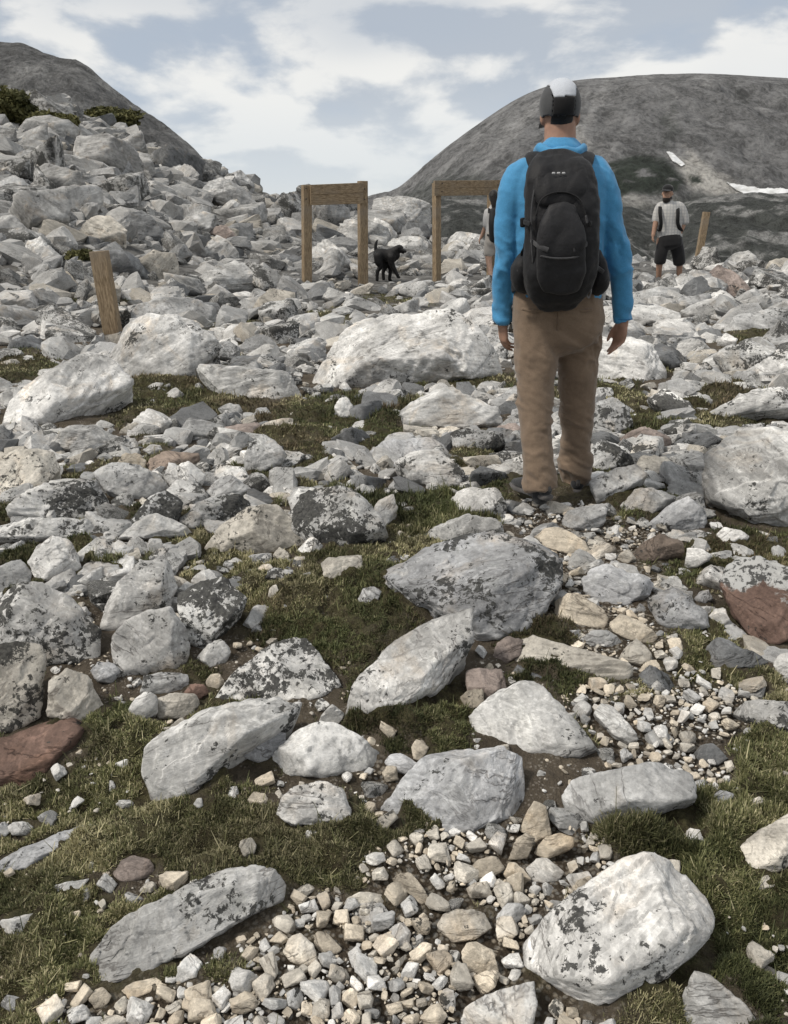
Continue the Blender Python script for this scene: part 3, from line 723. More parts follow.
for (x0, x1, yb, dy) in ((370, 410, 281, 4), (648, 692, 274, 4), (476, 500, 280, 5), (298, 315, 281, 8), (355, 371, 286, 8), (430, 443, 280, 6), (304, 508, 386, 14), (90, 122, 332, 8), (692, 714, 260, 8),
                         (2, 133, 424, 12), (102, 222, 380, 8), (590, 670, 380, 10), (505, 605, 500, 14), (387, 507, 427, 8), (372, 565, 640, 20), (372, 432, 250, 6), (698, 788, 530, 10), (196, 309, 398, 8)):
    clear |= (px > x0 - spx * .8) & (px < x1 + spx * .8) & (py > yb - dy) & (py - spx * .75 < yb - dy * .4)
kp = ~clear
P, px, py, dist, size, tal, tf = [a[kp] for a in (P, px, py, dist, size, tal, tf)]
cl = r.uniform(0, 1, len(P))
NAMES = ['pale grey', 'mid grey', 'whitish', 'beige', 'dark grey', 'lichen-spotted']
TW = [TINT['P'], TINT['G'], TINT['W'], TINT['C'], TINT['D'], TINT['P']]
ci = np.digitize(cl, [.24, .46, .62, .71, .80])
R3 = rand_rot(len(P), r)
inframe = (px > 0) & (px < 788)
score = np.where(inframe, size / dist * F, 0)
order = np.argsort(-score)
N_IND = 300 - len(HEROES)
ind = set(order[:N_IND].tolist())
seen_labels = set(h.split('|')[1] for h in HEROES)
EXTRA_LM = [('leaning post', *hit([113], [332])[0][:2]), ('hiker in blue', *hit([556], [500])[0][:2]), ('dog', *hit([385], [284])[0][:2]),
            ('first wooden frame', *hit([335], [286])[0][:2]), ('second wooden frame', *hit([437], [281])[0][:2]), ('walker in black shorts', *hit([668], [272])[0][:2]),
            ('leaning trail post', *hit([699], [258])[0][:2])]
LM = LANDMARK + EXTRA_LM
lmx = np.array([l[1] for l in LM]); lmy = np.array([l[2] for l in LM])
stV, stF, stT, nv = [], [], [], 0
auto = []
for q in range(len(P)):
    s = size[q]
    sink = .18 * s
    loc = np.array([P[q, 0], P[q, 1], gz0(P[q:q+1, 0], P[q:q+1, 1])[0]])
    loc[2] = P[q, 2] + s * (.22 if dist[q] > 4 else .10) - min(.02, .3 * s)
    c = ci[q]; t = np.array(TW[c]) * (1 - .22 * tal[q]) * (1 + .12 * (((q * 7919) % 100) / 50.0 - 1))
    lv = .85 if c == 5 else (.12 if dist[q] > 9 else .3)
    if q in ind:
        pi = q % len(PROTO)
        V, Fc = PROTO[pi]
        Wd = (V * s) @ R3[q].T
        auto.append((q, pi, s, loc, t, lv))
        occ_add(Wd + loc, P[q, 2])
    else:
        big = score[q] > 6 and inframe[q]
        V, Fc = (PROTO_M if big else PROTO_L)[q % 40]
        Wd = (V * s) @ R3[q].T + loc
        stV.append(Wd); stF.append(Fc + nv); nv += len(V)
        stT.append(np.tile([*t, lv], (len(V), 1)))
        if dist[q] < 10: occ_add(Wd, P[q, 2])
rub = mesh_from('rubble', np.concatenate(stV), np.concatenate(stF), M_RUB, False)
ca = rub.color_attributes.new('tint', 'FLOAT_COLOR', 'POINT'); ca.data.foreach_set('color', np.concatenate(stT).astype(np.float32).ravel())
tag(add_obj('rubble', rub), 'loose grey rubble filling the gaps between the larger rocks', 'rubble', kind='stuff')

PMESH = {}
def uniq(cands):
    for c in cands:
        if c not in seen_labels:
            seen_labels.add(c); return c
    return None
for q, pi, s, loc, t, lv in auto:
    if pi not in PMESH: PMESH[pi] = mesh_from('rock', *PROTO[pi], M_ROCK)
    nm = 'boulder' if s > .5 else 'rock'
    o = add_obj(nm, PMESH[pi], loc=loc)
    o.scale = (s, s, s); o.rotation_mode = 'QUATERNION'; o.rotation_quaternion = Matrix(R3[q].tolist()).to_quaternion()
    o.color = (*[float(c) for c in t], float(lv))
    dd = np.hypot((lmx - loc[0]) / dist[q], (lmy - loc[1]) / dist[q] * .5)
    k = np.argsort(dd)[:5]
    cw = NAMES[ci[q]]; sw = 'chunky ' if pi % 3 == 1 else 'flat '
    zone = 'scree' if tal[q] > .5 else ('turf' if tf[q] > .45 else 'stony ground')
    def rel(a):
        dx, dy = loc[0] - lmx[a], loc[1] - lmy[a]
        return ('beyond' if dy > 0 else 'in front of') if abs(dy) > abs(dx) * 1.2 else 'beside'
    a, b, c2, d2 = [LM[x][0] for x in k[:4]]
    cands = [f'{sw}{cw} {nm} {rel(k[0])} the {a}', f'{sw}{cw} {nm} on {zone}, {rel(k[0])} the {a}', f'{sw}{cw} {nm} between the {a} and the {b}', f'{sw}{cw} {nm} {rel(k[1])} the {b}, nearer the {a}',
             f'{sw}{cw} {nm} between the {a} and the {c2}', f'{sw}{cw} {nm} between the {b} and the {c2}', f'{sw}{cw} {nm} between the {a} and the {d2}', f'{sw}{cw} {nm} {rel(k[2])} the {c2}, facing the {a}']
    cands = [x for x in cands if len(x.split()) <= 16]
    lab = uniq(cands)
    if lab is None: lab = f'{sw}{cw} {nm} among others near the {a} and the {b}'
    tag(o, lab, CAT[nm], 'loose rocks strewn over plateau and scree')

# ------------------------------------------------------------------ gravel of the path
def M_gravel_stone():
    k = Nodes('path_pebble')
    oi = k.n('ObjectInfo'); at = k.n('Attribute'); at.attribute_name = 'tint'
    return k
r = np.random.default_rng(5)
gx, gy = r.uniform(-150, 938, 80000), 490 + r.uniform(0, 1, 80000) * 620
P = hit(gx, gy); z, tf, g = gz(P[:, 0], P[:, 1], full=True)
dist = np.hypot(P[:, 0], P[:, 1])
psz = np.clip(r.lognormal(math.log(.0054), .66, len(P)), .0025, .026)
kp = (r.uniform(0, 1, len(P)) < np.where(g > .3, np.where(tf > .5, .25, 1.0), np.where(tf < .4, .16, .02))) & (dist < 7)
P, psz, g, tf = P[kp], psz[kp], g[kp], tf[kp]
o_ = np.argsort(-psz); P, psz, g, tf = P[o_], psz[o_], g[o_], tf[o_]
cell = {}
sel = []
oc = occupied(P[:, 0], P[:, 1], .004)
for q in range(len(P)):
    if oc[q]: continue
    x, y, s = P[q, 0], P[q, 1], psz[q]
    ix, iy = int(x / .06), int(y / .06); bad = False
    for a in (-1, 0, 1):
        for b in (-1, 0, 1):
            for (X, Y, S) in cell.get((ix + a, iy + b), ()):
                if (x - X) ** 2 + (y - Y) ** 2 < (.86 * (s + S)) ** 2: bad = True; break
            if bad: break
        if bad: break
    if bad: continue
    cell.setdefault((ix, iy), []).append((x, y, s)); sel.append(q)
sel = np.array(sel)
gpx, gpy = project(P[sel])
app = psz[sel] / np.hypot(P[sel, 0], P[sel, 1])
infr = (gpx > 0) & (gpx < 788) & (gpy < 1024)
o_ = np.argsort(-np.where(infr, app, 0)); sel = sel[o_]
R3 = rand_rot(len(sel), r)
N_ST = 170
PEB = [random_rock(1300 + k, 3, True, 1.0) for k in range(20)]
PEBO = [mesh_from('stone', *random_rock(1300 + k, 4, True, 1.0), M_ROCK) for k in range(20)]
PEBS = [random_rock(1300 + k, 2, True, 1.0) for k in range(20)]
stV, stF, stT, nv = [], [], [], 0
PT = [np.array(TINT[c]) for c in 'BBBBBBCCCCCPPPWWWG']
for n_, q in enumerate(sel):
    s = psz[q]; t = PT[r.integers(0, len(PT))] * r.uniform(1.0, 1.3)
    loc = P[q] + np.array([0, 0, s * .30])
    if n_ < N_ST:
        o = add_obj('stone', PEBO[n_ % 20], loc=loc); o.scale = (s, s, s); o.rotation_mode = 'QUATERNION'
        o.rotation_quaternion = Matrix(R3[n_].tolist()).to_quaternion(); o.color = (*[float(c) for c in t], 0.0)
        tag(o, 'small angular loose stone lying in the gravel of the path', 'stone', 'loose stones of the gravel path')
    else:
        V, Fc = (PEB if s > .009 else PEBS)[n_ % 20]
        stV.append((V * (s * np.array([1, 1, .75]))) @ R3[n_].T + loc); stF.append(Fc + nv); nv += len(V); stT.append(np.tile([*t, 0.0], (len(V), 1)))
    if n_ < 900 and s > .012: occ_add((PEB[0][0] * s * .8) + loc, P[q, 2])
grv = mesh_from('gravel', np.concatenate(stV), np.concatenate(stF), M_RUB, False)
ca = grv.color_attributes.new('tint', 'FLOAT_COLOR', 'POINT'); ca.data.foreach_set('color', np.concatenate(stT).astype(np.float32).ravel())
tag(add_obj('gravel', grv), 'cream and grey gravel covering the trodden path', 'gravel', kind='stuff')
print('gravel', len(sel))

# ------------------------------------------------------------------ ground sheet
th = np.concatenate([np.radians(np.linspace(-180, -42, 70, endpoint=False)), np.radians(np.linspace(-42, 42, 900)), np.radians(np.linspace(42, 180, 70)[1:])])
rd = np.concatenate([np.geomspace(.25, 1.2, 40, endpoint=False), np.geomspace(1.2, 9, 560, endpoint=False), np.geomspace(9, 50, 200, endpoint=False), np.geomspace(50, 9000, 60)])
TH, RD = np.meshgrid(th, rd)
X, Y = (RD * np.sin(TH)).ravel(), (RD * np.cos(TH)).ravel()
Z = np.empty_like(X); TF = np.empty_like(X); G = np.empty_like(X)
for a in range(0, len(X), 200000):
    Z[a:a+200000], TF[a:a+200000], G[a:a+200000] = gz(X[a:a+200000], Y[a:a+200000], full=True)
nr_ = 1 - smooth(7, 10, np.hypot(X, Y))
Z = Z + nr_ * (.012 * fbm2(X, Y, 24, 3, 31) + .020 * TF * (.5 - np.abs(fbm2(X, Y, 13, 3, 33)) * 2))
nt, nrd = len(th), len(rd)
i, j = np.meshgrid(np.arange(nt - 1), np.arange(nrd - 1))
a = (j * nt + i).ravel()
quads = np.stack([a, a + 1, a + nt + 1, a + nt], 1)[:, ::-1]
gk = Nodes('ground_soil')
pos = gk.pos(); tfa = gk.attr('turf'); gva = gk.attr('stony'); tla = gk.attr('talus')
soil = gk.mix(gk.map(gk.noise(pos, 9, 6, .65), .3, .7), (.065, .052, .038), (.175, .145, .11))
crumb = gk.n('TexVoronoi'); gk.put(crumb.inputs['Vector'], pos); crumb.inputs['Scale'].default_value = 95
cr_m = gk.math('MULTIPLY', gk.map(crumb.outputs['Distance'], .25, .42, 1, 0), gk.map(gk.noise(pos, 14, 4, .6), .48, .60))
soil = gk.mix(cr_m, soil, gk.mix(gk.n('TexNoise').outputs['Fac'], (.26, .22, .17), (.36, .33, .29)))
v2 = gk.n('TexVoronoi'); gk.put(v2.inputs['Vector'], pos); v2.inputs['Scale'].default_value = 75
grav = gk.mix(gk.map(v2.outputs['Distance'], .30, .55), gk.mix(gk.map(gk.noise(pos, 70, 2), .4, .6), (.40, .35, .28), (.30, .29, .27)), (.09, .07, .05))
turfc = gk.mix(gk.map(gk.noise(pos, 6, 6, .7), .35, .65), (.055, .056, .023), (.145, .13, .065))
turfc = gk.mix(gk.map(gk.noise(pos, 34, 4, .7), .4, .65), turfc, (.045, .035, .02))
talc = gk.mix(gk.map(gk.noise(pos, 3.5, 7, .7), .35, .65), (.05, .048, .045), (.26, .255, .245))
c = gk.mix(gva, soil, grav); c = gk.mix(tfa, c, turfc); c = gk.mix(tla, c, talc)
gk.base(c); gk.rough(.95)
h = gk.math('ADD', gk.noise(pos, 40, 6, .7), gk.math('MULTIPLY', gk.noise(pos, 160, 3, .6), .4))
gk.normal(gk.bump(h, 1.0, .03))
gm = mesh_from('ground', np.stack([X, Y, Z], 1), quads, gk.m)
for nme, arr in (('turf', TF), ('stony', G), ('talus', np.maximum(smooth(10, 14, Y) * (1 - TF) , smooth(45, 60, np.hypot(X, Y))))):
    at = gm.attributes.new(nme, 'FLOAT', 'POINT'); at.data.foreach_set('value', arr.astype(np.float32))
tag(add_obj('ground', gm), kind='structure')

# ------------------------------------------------------------------ grass and low turf plants
r = np.random.default_rng(77)
BL_N = 0
def blades(n, gxr, gyr, ypow):
    bx, by = r.uniform(*gxr, n), gyr[0] + (gyr[1] - gyr[0]) * r.uniform(0, 1, n) ** ypow
    P = hit(bx, by)
    return P
tx = blades(230000, (-140, 928), (255, 1110), .75)
d = np.hypot(tx[:, 0], tx[:, 1])
gzt, tf, g = gz(tx[:, 0], tx[:, 1], full=True)
lump = fbm2(tx[:, 0], tx[:, 1], 5.5, 3, 21)
kp = (r.uniform(0, 1, len(tx)) < smooth(.10, .45, tf) * np.clip(.95 + .8 * lump, .6, 1)) & (d < 24)
edge = occupied(tx[:, 0], tx[:, 1], .045, gzt) & (d < 9)
kp |= edge & (tf > .12) & (r.uniform(0, 1, len(tx)) < .85) & (g < .6)
kp &= ~occupied(tx[:, 0], tx[:, 1], 0, gzt)
fpx, fpy = project(tx)
kp &= ~((np.abs(fpx - 556) < 46) & (fpy > 478) & (fpy < 516))
edge = edge[kp]
tx, d, tf = tx[kp], d[kp], tf[kp]
NB = 12
n = len(tx)
spread = (.007 + .0030 * d)[:, None]
bx = tx[:, 0][:, None] + r.normal(0, 1, (n, NB)) * spread
by = tx[:, 1][:, None] + r.normal(0, 1, (n, NB)) * spread
tid = np.repeat(np.arange(n), NB)
bx, by = bx.ravel(), by.ravel()
bz = gz(bx, by)
kp = ~occupied(bx, by, 0, bz); bx, by, tid, bz = bx[kp], by[kp], tid[kp], bz[kp]
bz = bz + .020 * (.5 - np.abs(fbm2(bx, by, 13, 3, 33)) * 2) * smooth(.3, .8, tf[tid]) - .004
d = d[tid]; m = len(bx)
tall = smooth(.05, .45, fbm2(bx, by, 1.6, 3, 55))
clump_r = r.uniform(.6, 1.35, n)[tid]
L = (.005 + .009 * tall) * r.uniform(.5, 1.5, m) * clump_r + .0014 * d
L = L * np.where(edge[tid], 1.75, 1.0)
long_ = r.uniform(0, 1, m) < .004; L = np.where(long_, L * 2.0 + .022, L)
w = .0008 + .00042 * d
az = r.uniform(0, 2 * np.pi, m); lean = r.uniform(.1, 1.35, m)
dx, dy, dz = np.cos(az) * np.sin(lean), np.sin(az) * np.sin(lean), np.cos(lean)
sx, sy = -np.sin(az), np.cos(az)
B = np.stack([bx, by, bz], 1); Dv = np.stack([dx, dy, dz], 1); Sv = np.stack([sx, sy, np.zeros(m)], 1)
tip = B + Dv * L[:, None]
V = np.stack([B - Sv * w[:, None], B + Sv * w[:, None], tip + Sv * (w * .35)[:, None], tip - Sv * (w * .35)[:, None]], 1).reshape(-1, 3)
T3 = np.arange(m * 4).reshape(-1, 4)
hue = .02 + 1.45 * fbm2(bx, by, 2.6, 4, 61) + r.normal(0, .30, m) + r.normal(0, .22, n)[tid]
c1, c2, c3, c4 = np.array([.046, .053, .022]), np.array([.108, .110, .050]), np.array([.27, .245, .150]), np.array([.088, .064, .043])
cc = c1 + (c2 - c1) * smooth(-.5, .15, hue)[:, None]
cc = cc + (c3 - cc) * smooth(.30, .75, hue)[:, None]
brn = smooth(.15, .45, fbm2(bx, by, 2.1, 3, 71) + r.normal(0, .12, m))
cc = cc + (c4 - cc) * (brn * .75)[:, None]
cc *= r.uniform(.85, 1.6, (m, 1)) * (.72 + .75 * smooth(-.35, .4, fbm2(bx, by, 4.2, 4, 91)))[:, None]
kk = Nodes('grass_blade'); ga = kk.n('Attribute'); ga.attribute_name = 'tint'
kk.base(ga.outputs['Color']); kk.rough(.7)
gmesh = mesh_from('grass', V, T3, kk.m, True)
ca = gmesh.color_attributes.new('tint', 'FLOAT_COLOR', 'POINT')
ca.data.foreach_set('color', np.repeat(np.concatenate([cc, np.ones((m, 1))], 1), 4, 0).astype(np.float32).ravel())
tag(add_obj('grass', gmesh), 'short olive and straw-coloured alpine grass growing between the rocks', 'grass', kind='stuff')
print('blades', m)
# ------------------------------------------------------------------ mountains
def skyline_mesh(name, table, dist, depth_front, base_z, back, nu, ns, rough_amp, seed, mat, rough_scale=1.0, prof=1.0, colour=None, top_keep=.6):
    table = np.array(table, float)
    u_t, s_t = px_slope(table[:, 0], table[:, 1])
    u = np.linspace(u_t[0], u_t[-1], nu)
    S = np.interp(u, u_t, s_t)
    # ease the corners of the hand-picked skyline
    kr = np.ones(9) / 9; S = np.convolve(np.pad(S, 4, 'edge'), kr, 'valid')
    v = np.concatenate([np.linspace(0, 1, ns), 1 + np.linspace(0, 1, ns // 4)[1:] ])
    Uu, Vv = np.meshgrid(u, v)
    top = 1.6 + S[None, :] * dist
    fr = np.clip(Vv, 0, 1)
    Y = np.where(Vv <= 1, dist - depth_front * (1 - Vv), dist + back * (Vv - 1))
    z = base_z + (top - base_z) * fr ** prof
    z = np.where(Vv > 1, top - (top - base_z) * .55 * np.maximum(Vv - 1, 0) ** 1.5, z)
    X = Uu * Y
    P = np.stack([X.ravel(), Y.ravel(), z.ravel()], 1)
    sc = rough_scale / depth_front
    rg = 1 - np.abs(fbm(np.stack([P[:, 0] * sc * 5, P[:, 1] * sc * 2.2, P[:, 2] * sc * 2], 1), 6, seed, .55)) * 2
    n2 = fbm(P * sc * 18, 5, seed + 3, .6)
    fade = np.minimum(fr.ravel() * 4, 1) * (1 - top_keep * smooth(.75, 1.0, fr.ravel())) * np.where(Vv.ravel() > 1, 1 - top_keep, 1)
    P[:, 2] += rough_amp * fade * (rg * .8 + n2 * .45)
    nt = nu; i, j = np.meshgrid(np.arange(nu - 1), np.arange(len(v) - 1)); a = (j * nt + i).ravel()
    me = mesh_from(name, P, np.stack([a, a + 1, a + nt + 1, a + nt], 1), mat)
    if colour is not None:
        ca = me.color_attributes.new('tint', 'FLOAT_COLOR', 'POINT')
        ca.data.foreach_set('color', colour(P).astype(np.float32).ravel())
    o = add_obj(name, me); tag(o, kind='structure'); return o, P

def poly_mask(px, py, poly, soft):
    poly = np.array(poly, float); n = len(poly)
    ins = np.zeros(len(px), bool); dmin = np.full(len(px), 1e9)
    for k in range(n):
        x0, y0 = poly[k]; x1, y1 = poly[(k + 1) % n]
        c = ((y0 > py) != (y1 > py)) & (px < (x1 - x0) * (py - y0) / (y1 - y0 + 1e-12) + x0)
        ins ^= c
        ex, ey = x1 - x0, y1 - y0
        t = np.clip(((px - x0) * ex + (py - y0) * ey) / (ex * ex + ey * ey), 0, 1)
        dmin = np.minimum(dmin, np.hypot(px - x0 - t * ex, py - y0 - t * ey))
    return smooth(-soft, soft, np.where(ins, dmin, -dmin))

def far_material(name, scale, dark, light, bump):
    k = Nodes(name); pos = k.pos(); at = k.n('Attribute'); at.attribute_name = 'tint'
    P = k.vmath('MULTIPLY', pos, (1, .6, .55))
    a = k.noise(P, scale, 9, .68, .5); b = k.noise(P, scale * 7, 7, .75, .2)
    c = k.mix(1.0, at.outputs['Color'], k.map(k.math('ADD', k.math('MULTIPLY', a, .5), k.math('MULTIPLY', b, .5)), .42, .58, dark, light), 'MULTIPLY')
    k.base(c); k.rough(.95)
    k.normal(k.bump(k.math('ADD', a, k.math('MULTIPLY', b, .4)), 1.0, bump))
    return k.m

def mountain_colour(P):
    px, py = project(P)
    n = fbm(P / 60.0, 5, 3, .6); n2 = fbm(P / 16.0, 4, 13, .6)
    wx, wy = px + n * 14 + n2 * 6, py + n2 * 9 + n * 6
    base = np.array([.142, .142, .143]) * np.ones((len(P), 1))
    g = smooth(-.1, .5, fbm(np.stack([(P[:, 0] - P[:, 2] * 1.1) / 15, P[:, 1] / 400, (P[:, 2] + P[:, 0] * .9) / 190], 1), 4, 23, .6))
    base = base + (np.array([.215, .214, .212]) - base) * (g * .8)[:, None]
    veg = np.maximum(poly_mask(wx, wy, [(596, 185), (612, 165), (640, 154), (664, 160), (682, 178), (678, 193), (640, 196), (615, 200)], 4), poly_mask(wx, wy, [(684, 172), (697, 176), (702, 183), (690, 184)], 2))
    for q in ([(400, 190), (470, 172), (500, 185), (560, 150), (600, 158), (590, 200), (400, 205)], [(665, 120), (672, 100), (678, 130), (668, 150)], [(735, 90), (742, 93), (740, 100)], [(560, 190), (640, 205), (700, 196), (788, 190), (788, 215), (560, 215)]):
        veg = np.maximum(veg, .6 * poly_mask(wx, wy, q, 8))
    veg *= smooth(-.55, -.2, n2)
    scr = np.maximum(poly_mask(wx, wy, [(690, 150), (705, 165), (745, 190), (720, 197), (690, 190), (672, 160)], 6), .6 * poly_mask(wx, wy, [(560, 200), (600, 195), (680, 200), (690, 210), (560, 212)], 6))
    scr = np.maximum(scr, .5 * poly_mask(wx, wy, [(560, 110), (590, 140), (600, 165), (575, 150)], 6))
    base = base + (np.array([.33, .32, .30]) - base) * scr[:, None]
    base = base + (np.array([.026, .032, .026]) - base) * veg[:, None]
    return np.concatenate([base, np.ones((len(P), 1))], 1)
M_MT = far_material('mountain_rock', .035, .5, 1.5, 8)
mountain, MP = skyline_mesh('mountain', [(200, 214), (330, 205), (385, 194), (400, 188), (420, 170), (440, 153), (470, 130), (500, 109), (522, 96), (545, 87), (575, 80), (600, 78), (650, 75), (700, 74),
                  (740, 76), (788, 79), (900, 88), (1050, 110), (1250, 150), (1500, 200)], 1250, 700, -60, 500, 520, 300, 17, 5, M_MT, 1.0, .8, mountain_colour, .92)

def ridge_colour(P):
    n = fbm(P / 9.0, 5, 31, .6)
    c = np.array([.112, .112, .112]) + (np.array([.195, .195, .192]) - np.array([.112, .112, .112])) * smooth(-.1, .5, n)[:, None]
    return np.concatenate([c, np.ones((len(P), 1))], 1)
M_RG = far_material('ridge_rock', .22, .5, 1.5, 1.6)
skyline_mesh('ridge', [(-700, 40), (-300, 30), (-100, 40), (-30, 46), (8, 47), (30, 50), (46, 57), (73, 60), (90, 72), (110, 88), (140, 112), (165, 130), (185, 143), (198, 154), (210, 168), (230, 200), (260, 240)],
             190, 90, -20, 80, 360, 120, 3.0, 15, M_RG, 1.0, .8, ridge_colour)

def hill_colour(P):
    n = fbm(P / 14.0, 5, 41, .62); n2 = fbm(P / 3.5, 4, 43, .6)
    c = np.array([.045, .048, .045]) + (np.array([.20, .20, .195]) - np.array([.045, .048, .045])) * smooth(.0, .34, n * .7 + n2 * .55)[:, None]
    return np.concatenate([c, np.ones((len(P), 1))], 1)
M_HL = far_material('hill_ground', .3, .45, 1.5, 1.2)
skyline_mesh('hill', [(300, 222), (360, 216), (400, 208), (430, 205), (470, 204), (510, 210), (560, 214), (600, 213), (630, 210), (655, 222), (690, 203), (710, 199), (740, 198), (788, 196), (900, 192), (1100, 200), (1400, 214)],
             300, 190, -38, 120, 480, 220, 5.0, 25, M_HL, 1.0, .9, hill_colour)

# snow lying on the mountain, draped a little proud of it
ks = Nodes('snow'); ks.base(ks.mix(ks.map(ks.noise(ks.pos(), .12, 5, .6), .35, .6), (.42, .42, .41), (.70, .71, .72))); ks.rough(.6)
from mathutils.bvhtree import BVHTree
def drape(poly, name, label, n=26):
    poly = np.array(poly, float)
    x0, y0 = poly.min(0); x1, y1 = poly.max(0)
    gx_, gy_ = np.meshgrid(np.linspace(x0, x1, n * 2), np.linspace(y0, y1, n))
    dg = bpy.context.evaluated_depsgraph_get()
    bv = BVHTree.FromObject(mountain, dg)
    D = ray(gx_.ravel(), gy_.ravel()); D /= np.linalg.norm(D, axis=1, keepdims=True)
    pts = []
    for q in D:
        h_ = bv.ray_cast(Vector(CAM), Vector(q))
        pts.append(h_[0] if h_[0] else None)
    nz = fbm(np.stack([gx_.ravel() * .22, gy_.ravel() * .3, gx_.ravel() * 0], 1), 3, 4)
    m_ = poly_mask(gx_.ravel() + nz * 2, gy_.ravel() + nz * 2, poly, .01) > .5
    V, Fc, ix = [], [], {}
    W = n * 2
    for j in range(n - 1):
        for i in range(W - 1):
            q = [j * W + i, j * W + i + 1, (j + 1) * W + i + 1, (j + 1) * W + i]
            if all(m_[k] and pts[k] is not None for k in q):
                f = []
                for k in q:
                    if k not in ix: ix[k] = len(V); V.append(np.array(pts[k]) + np.array([0, -.5, .6]))
                    f.append(ix[k])
                Fc.append(f)
    o = add_obj(name, mesh_from(name, V, Fc, ks.m))
    md = o.modifiers.new('thick', 'SOLIDIFY'); md.thickness = .5; md.offset = 0
    tag(o, label, 'snow patch', 'snow patches on the mountain')
drape([(665, 152), (672, 153), (686, 166), (680, 167), (672, 162)], 'snow_patch', 'short slanting snow streak beside the dark vegetated patch on the mountain')
drape([(725, 183), (736, 184), (746, 187), (765, 189), (794, 190), (794, 196), (762, 196), (745, 196), (735, 191)], 'snow_patch', 'long low snow bank at the foot of the mountain slope')

# ------------------------------------------------------------------ sky, sun, camera
world = bpy.data.worlds.new('World'); scene.world = world; world.use_nodes = True
wt = world.node_tree; wt.nodes.clear()
class WN(Nodes):
    def __init__(s, t): s.t = t
w_ = WN(wt)
wo = wt.nodes.new('ShaderNodeOutputWorld')
SUN_EL, SUN_AZ = math.radians(52), math.radians(-112)     # azimuth from +Y towards +X
sky = w_.n('TexSky', sky_type='NISHITA'); sky.sun_disc = False; sky.sun_elevation = SUN_EL; sky.sun_rotation = SUN_AZ; sky.altitude = 3000
bg = wt.nodes.new('ShaderNodeBackground'); wt.links.new(sky.outputs[0], bg.inputs[0]); bg.inputs[1].default_value = .06
tc = w_.n('TexCoord'); sep = w_.n('SeparateXYZ'); wt.links.new(tc.outputs['Generated'], sep.inputs[0])
dirv = w_.vmath('MULTIPLY', tc.outputs['Generated'], (1.0, 1.0, 2.3))
cn = w_.noise(dirv, 4.4, 9, .53, .2)
cn2 = w_.noise(w_.vmath('ADD', dirv, (0.0, 0.0, .09)), 4.4, 9, .53, .2)
bil = w_.math('ADD', w_.math('MULTIPLY', w_.noise(dirv, 9.0, 7, .55, .2), .7), w_.math('MULTIPLY', w_.noise(dirv, 23.0, 6, .55, .1), .3))
puff = w_.map(w_.math('ADD', cn, w_.math('MULTIPLY', w_.math('SUBTRACT', bil, .5), .50)), .34, .50, 0, 1, True)
under = w_.map(w_.math('SUBTRACT', cn2, cn), -.03, .09, 0, 1, True)
ccol = w_.mix(puff, (.53, .59, .67), w_.mix(under, (1.10, 1.07, 1.0), (.58, .62, .67)))
ccol = w_.mix(w_.map(w_.noise(dirv, 1.7, 3, .5), .52, .70, 0, .5, True), ccol, (.52, .58, .66))
lowh = w_.map(sep.outputs[2], 0.02, .15, .8, 0.0, True)
ccol = w_.mix(lowh, ccol, (.80, .83, .86))
bg2 = wt.nodes.new('ShaderNodeBackground'); wt.links.new(ccol, bg2.inputs[0]); bg2.inputs[1].default_value = .50
mx = wt.nodes.new('ShaderNodeMixShader'); mx.inputs[0].default_value = .86
wt.links.new(bg.outputs[0], mx.inputs[1]); wt.links.new(bg2.outputs[0], mx.inputs[2]); wt.links.new(mx.outputs[0], wo.inputs[0])

sl = bpy.data.lights.new('sun', 'SUN'); sl.energy = 1.5; sl.angle = math.radians(10); sl.color = (1, .93, .83)
so = bpy.data.objects.new('sun', sl); COL.objects.link(so)
sd = Vector((math.cos(SUN_EL) * math.sin(SUN_AZ), math.cos(SUN_EL) * math.cos(SUN_AZ), math.sin(SUN_EL)))
so.rotation_euler = sd.to_track_quat('Z', 'Y').to_euler(); so.location = sd * 50

cam = bpy.data.cameras.new('camera'); co = bpy.data.objects.new('camera', cam); COL.objects.link(co)
cam.sensor_fit = 'VERTICAL'; cam.sensor_height = 36; cam.lens = 36 * F / 1024; cam.clip_end = 20000; cam.clip_start = .05
co.location = CAM; co.rotation_euler = (math.pi / 2 - PITCH, 0, 0)
scene.camera = co
scene.view_settings.view_transform = 'Standard'; scene.view_settings.look = 'None'; scene.view_settings.exposure = 0.86; scene.view_settings.gamma = 1
# ------------------------------------------------------------------ soft bodies: tubes joined into one skin
def plane_pt(px, py, y):
    d = ray(px, py)
    return CAM + d * (y / d[..., 1])[..., None] if d.ndim > 1 else CAM + d * (y / d[1])

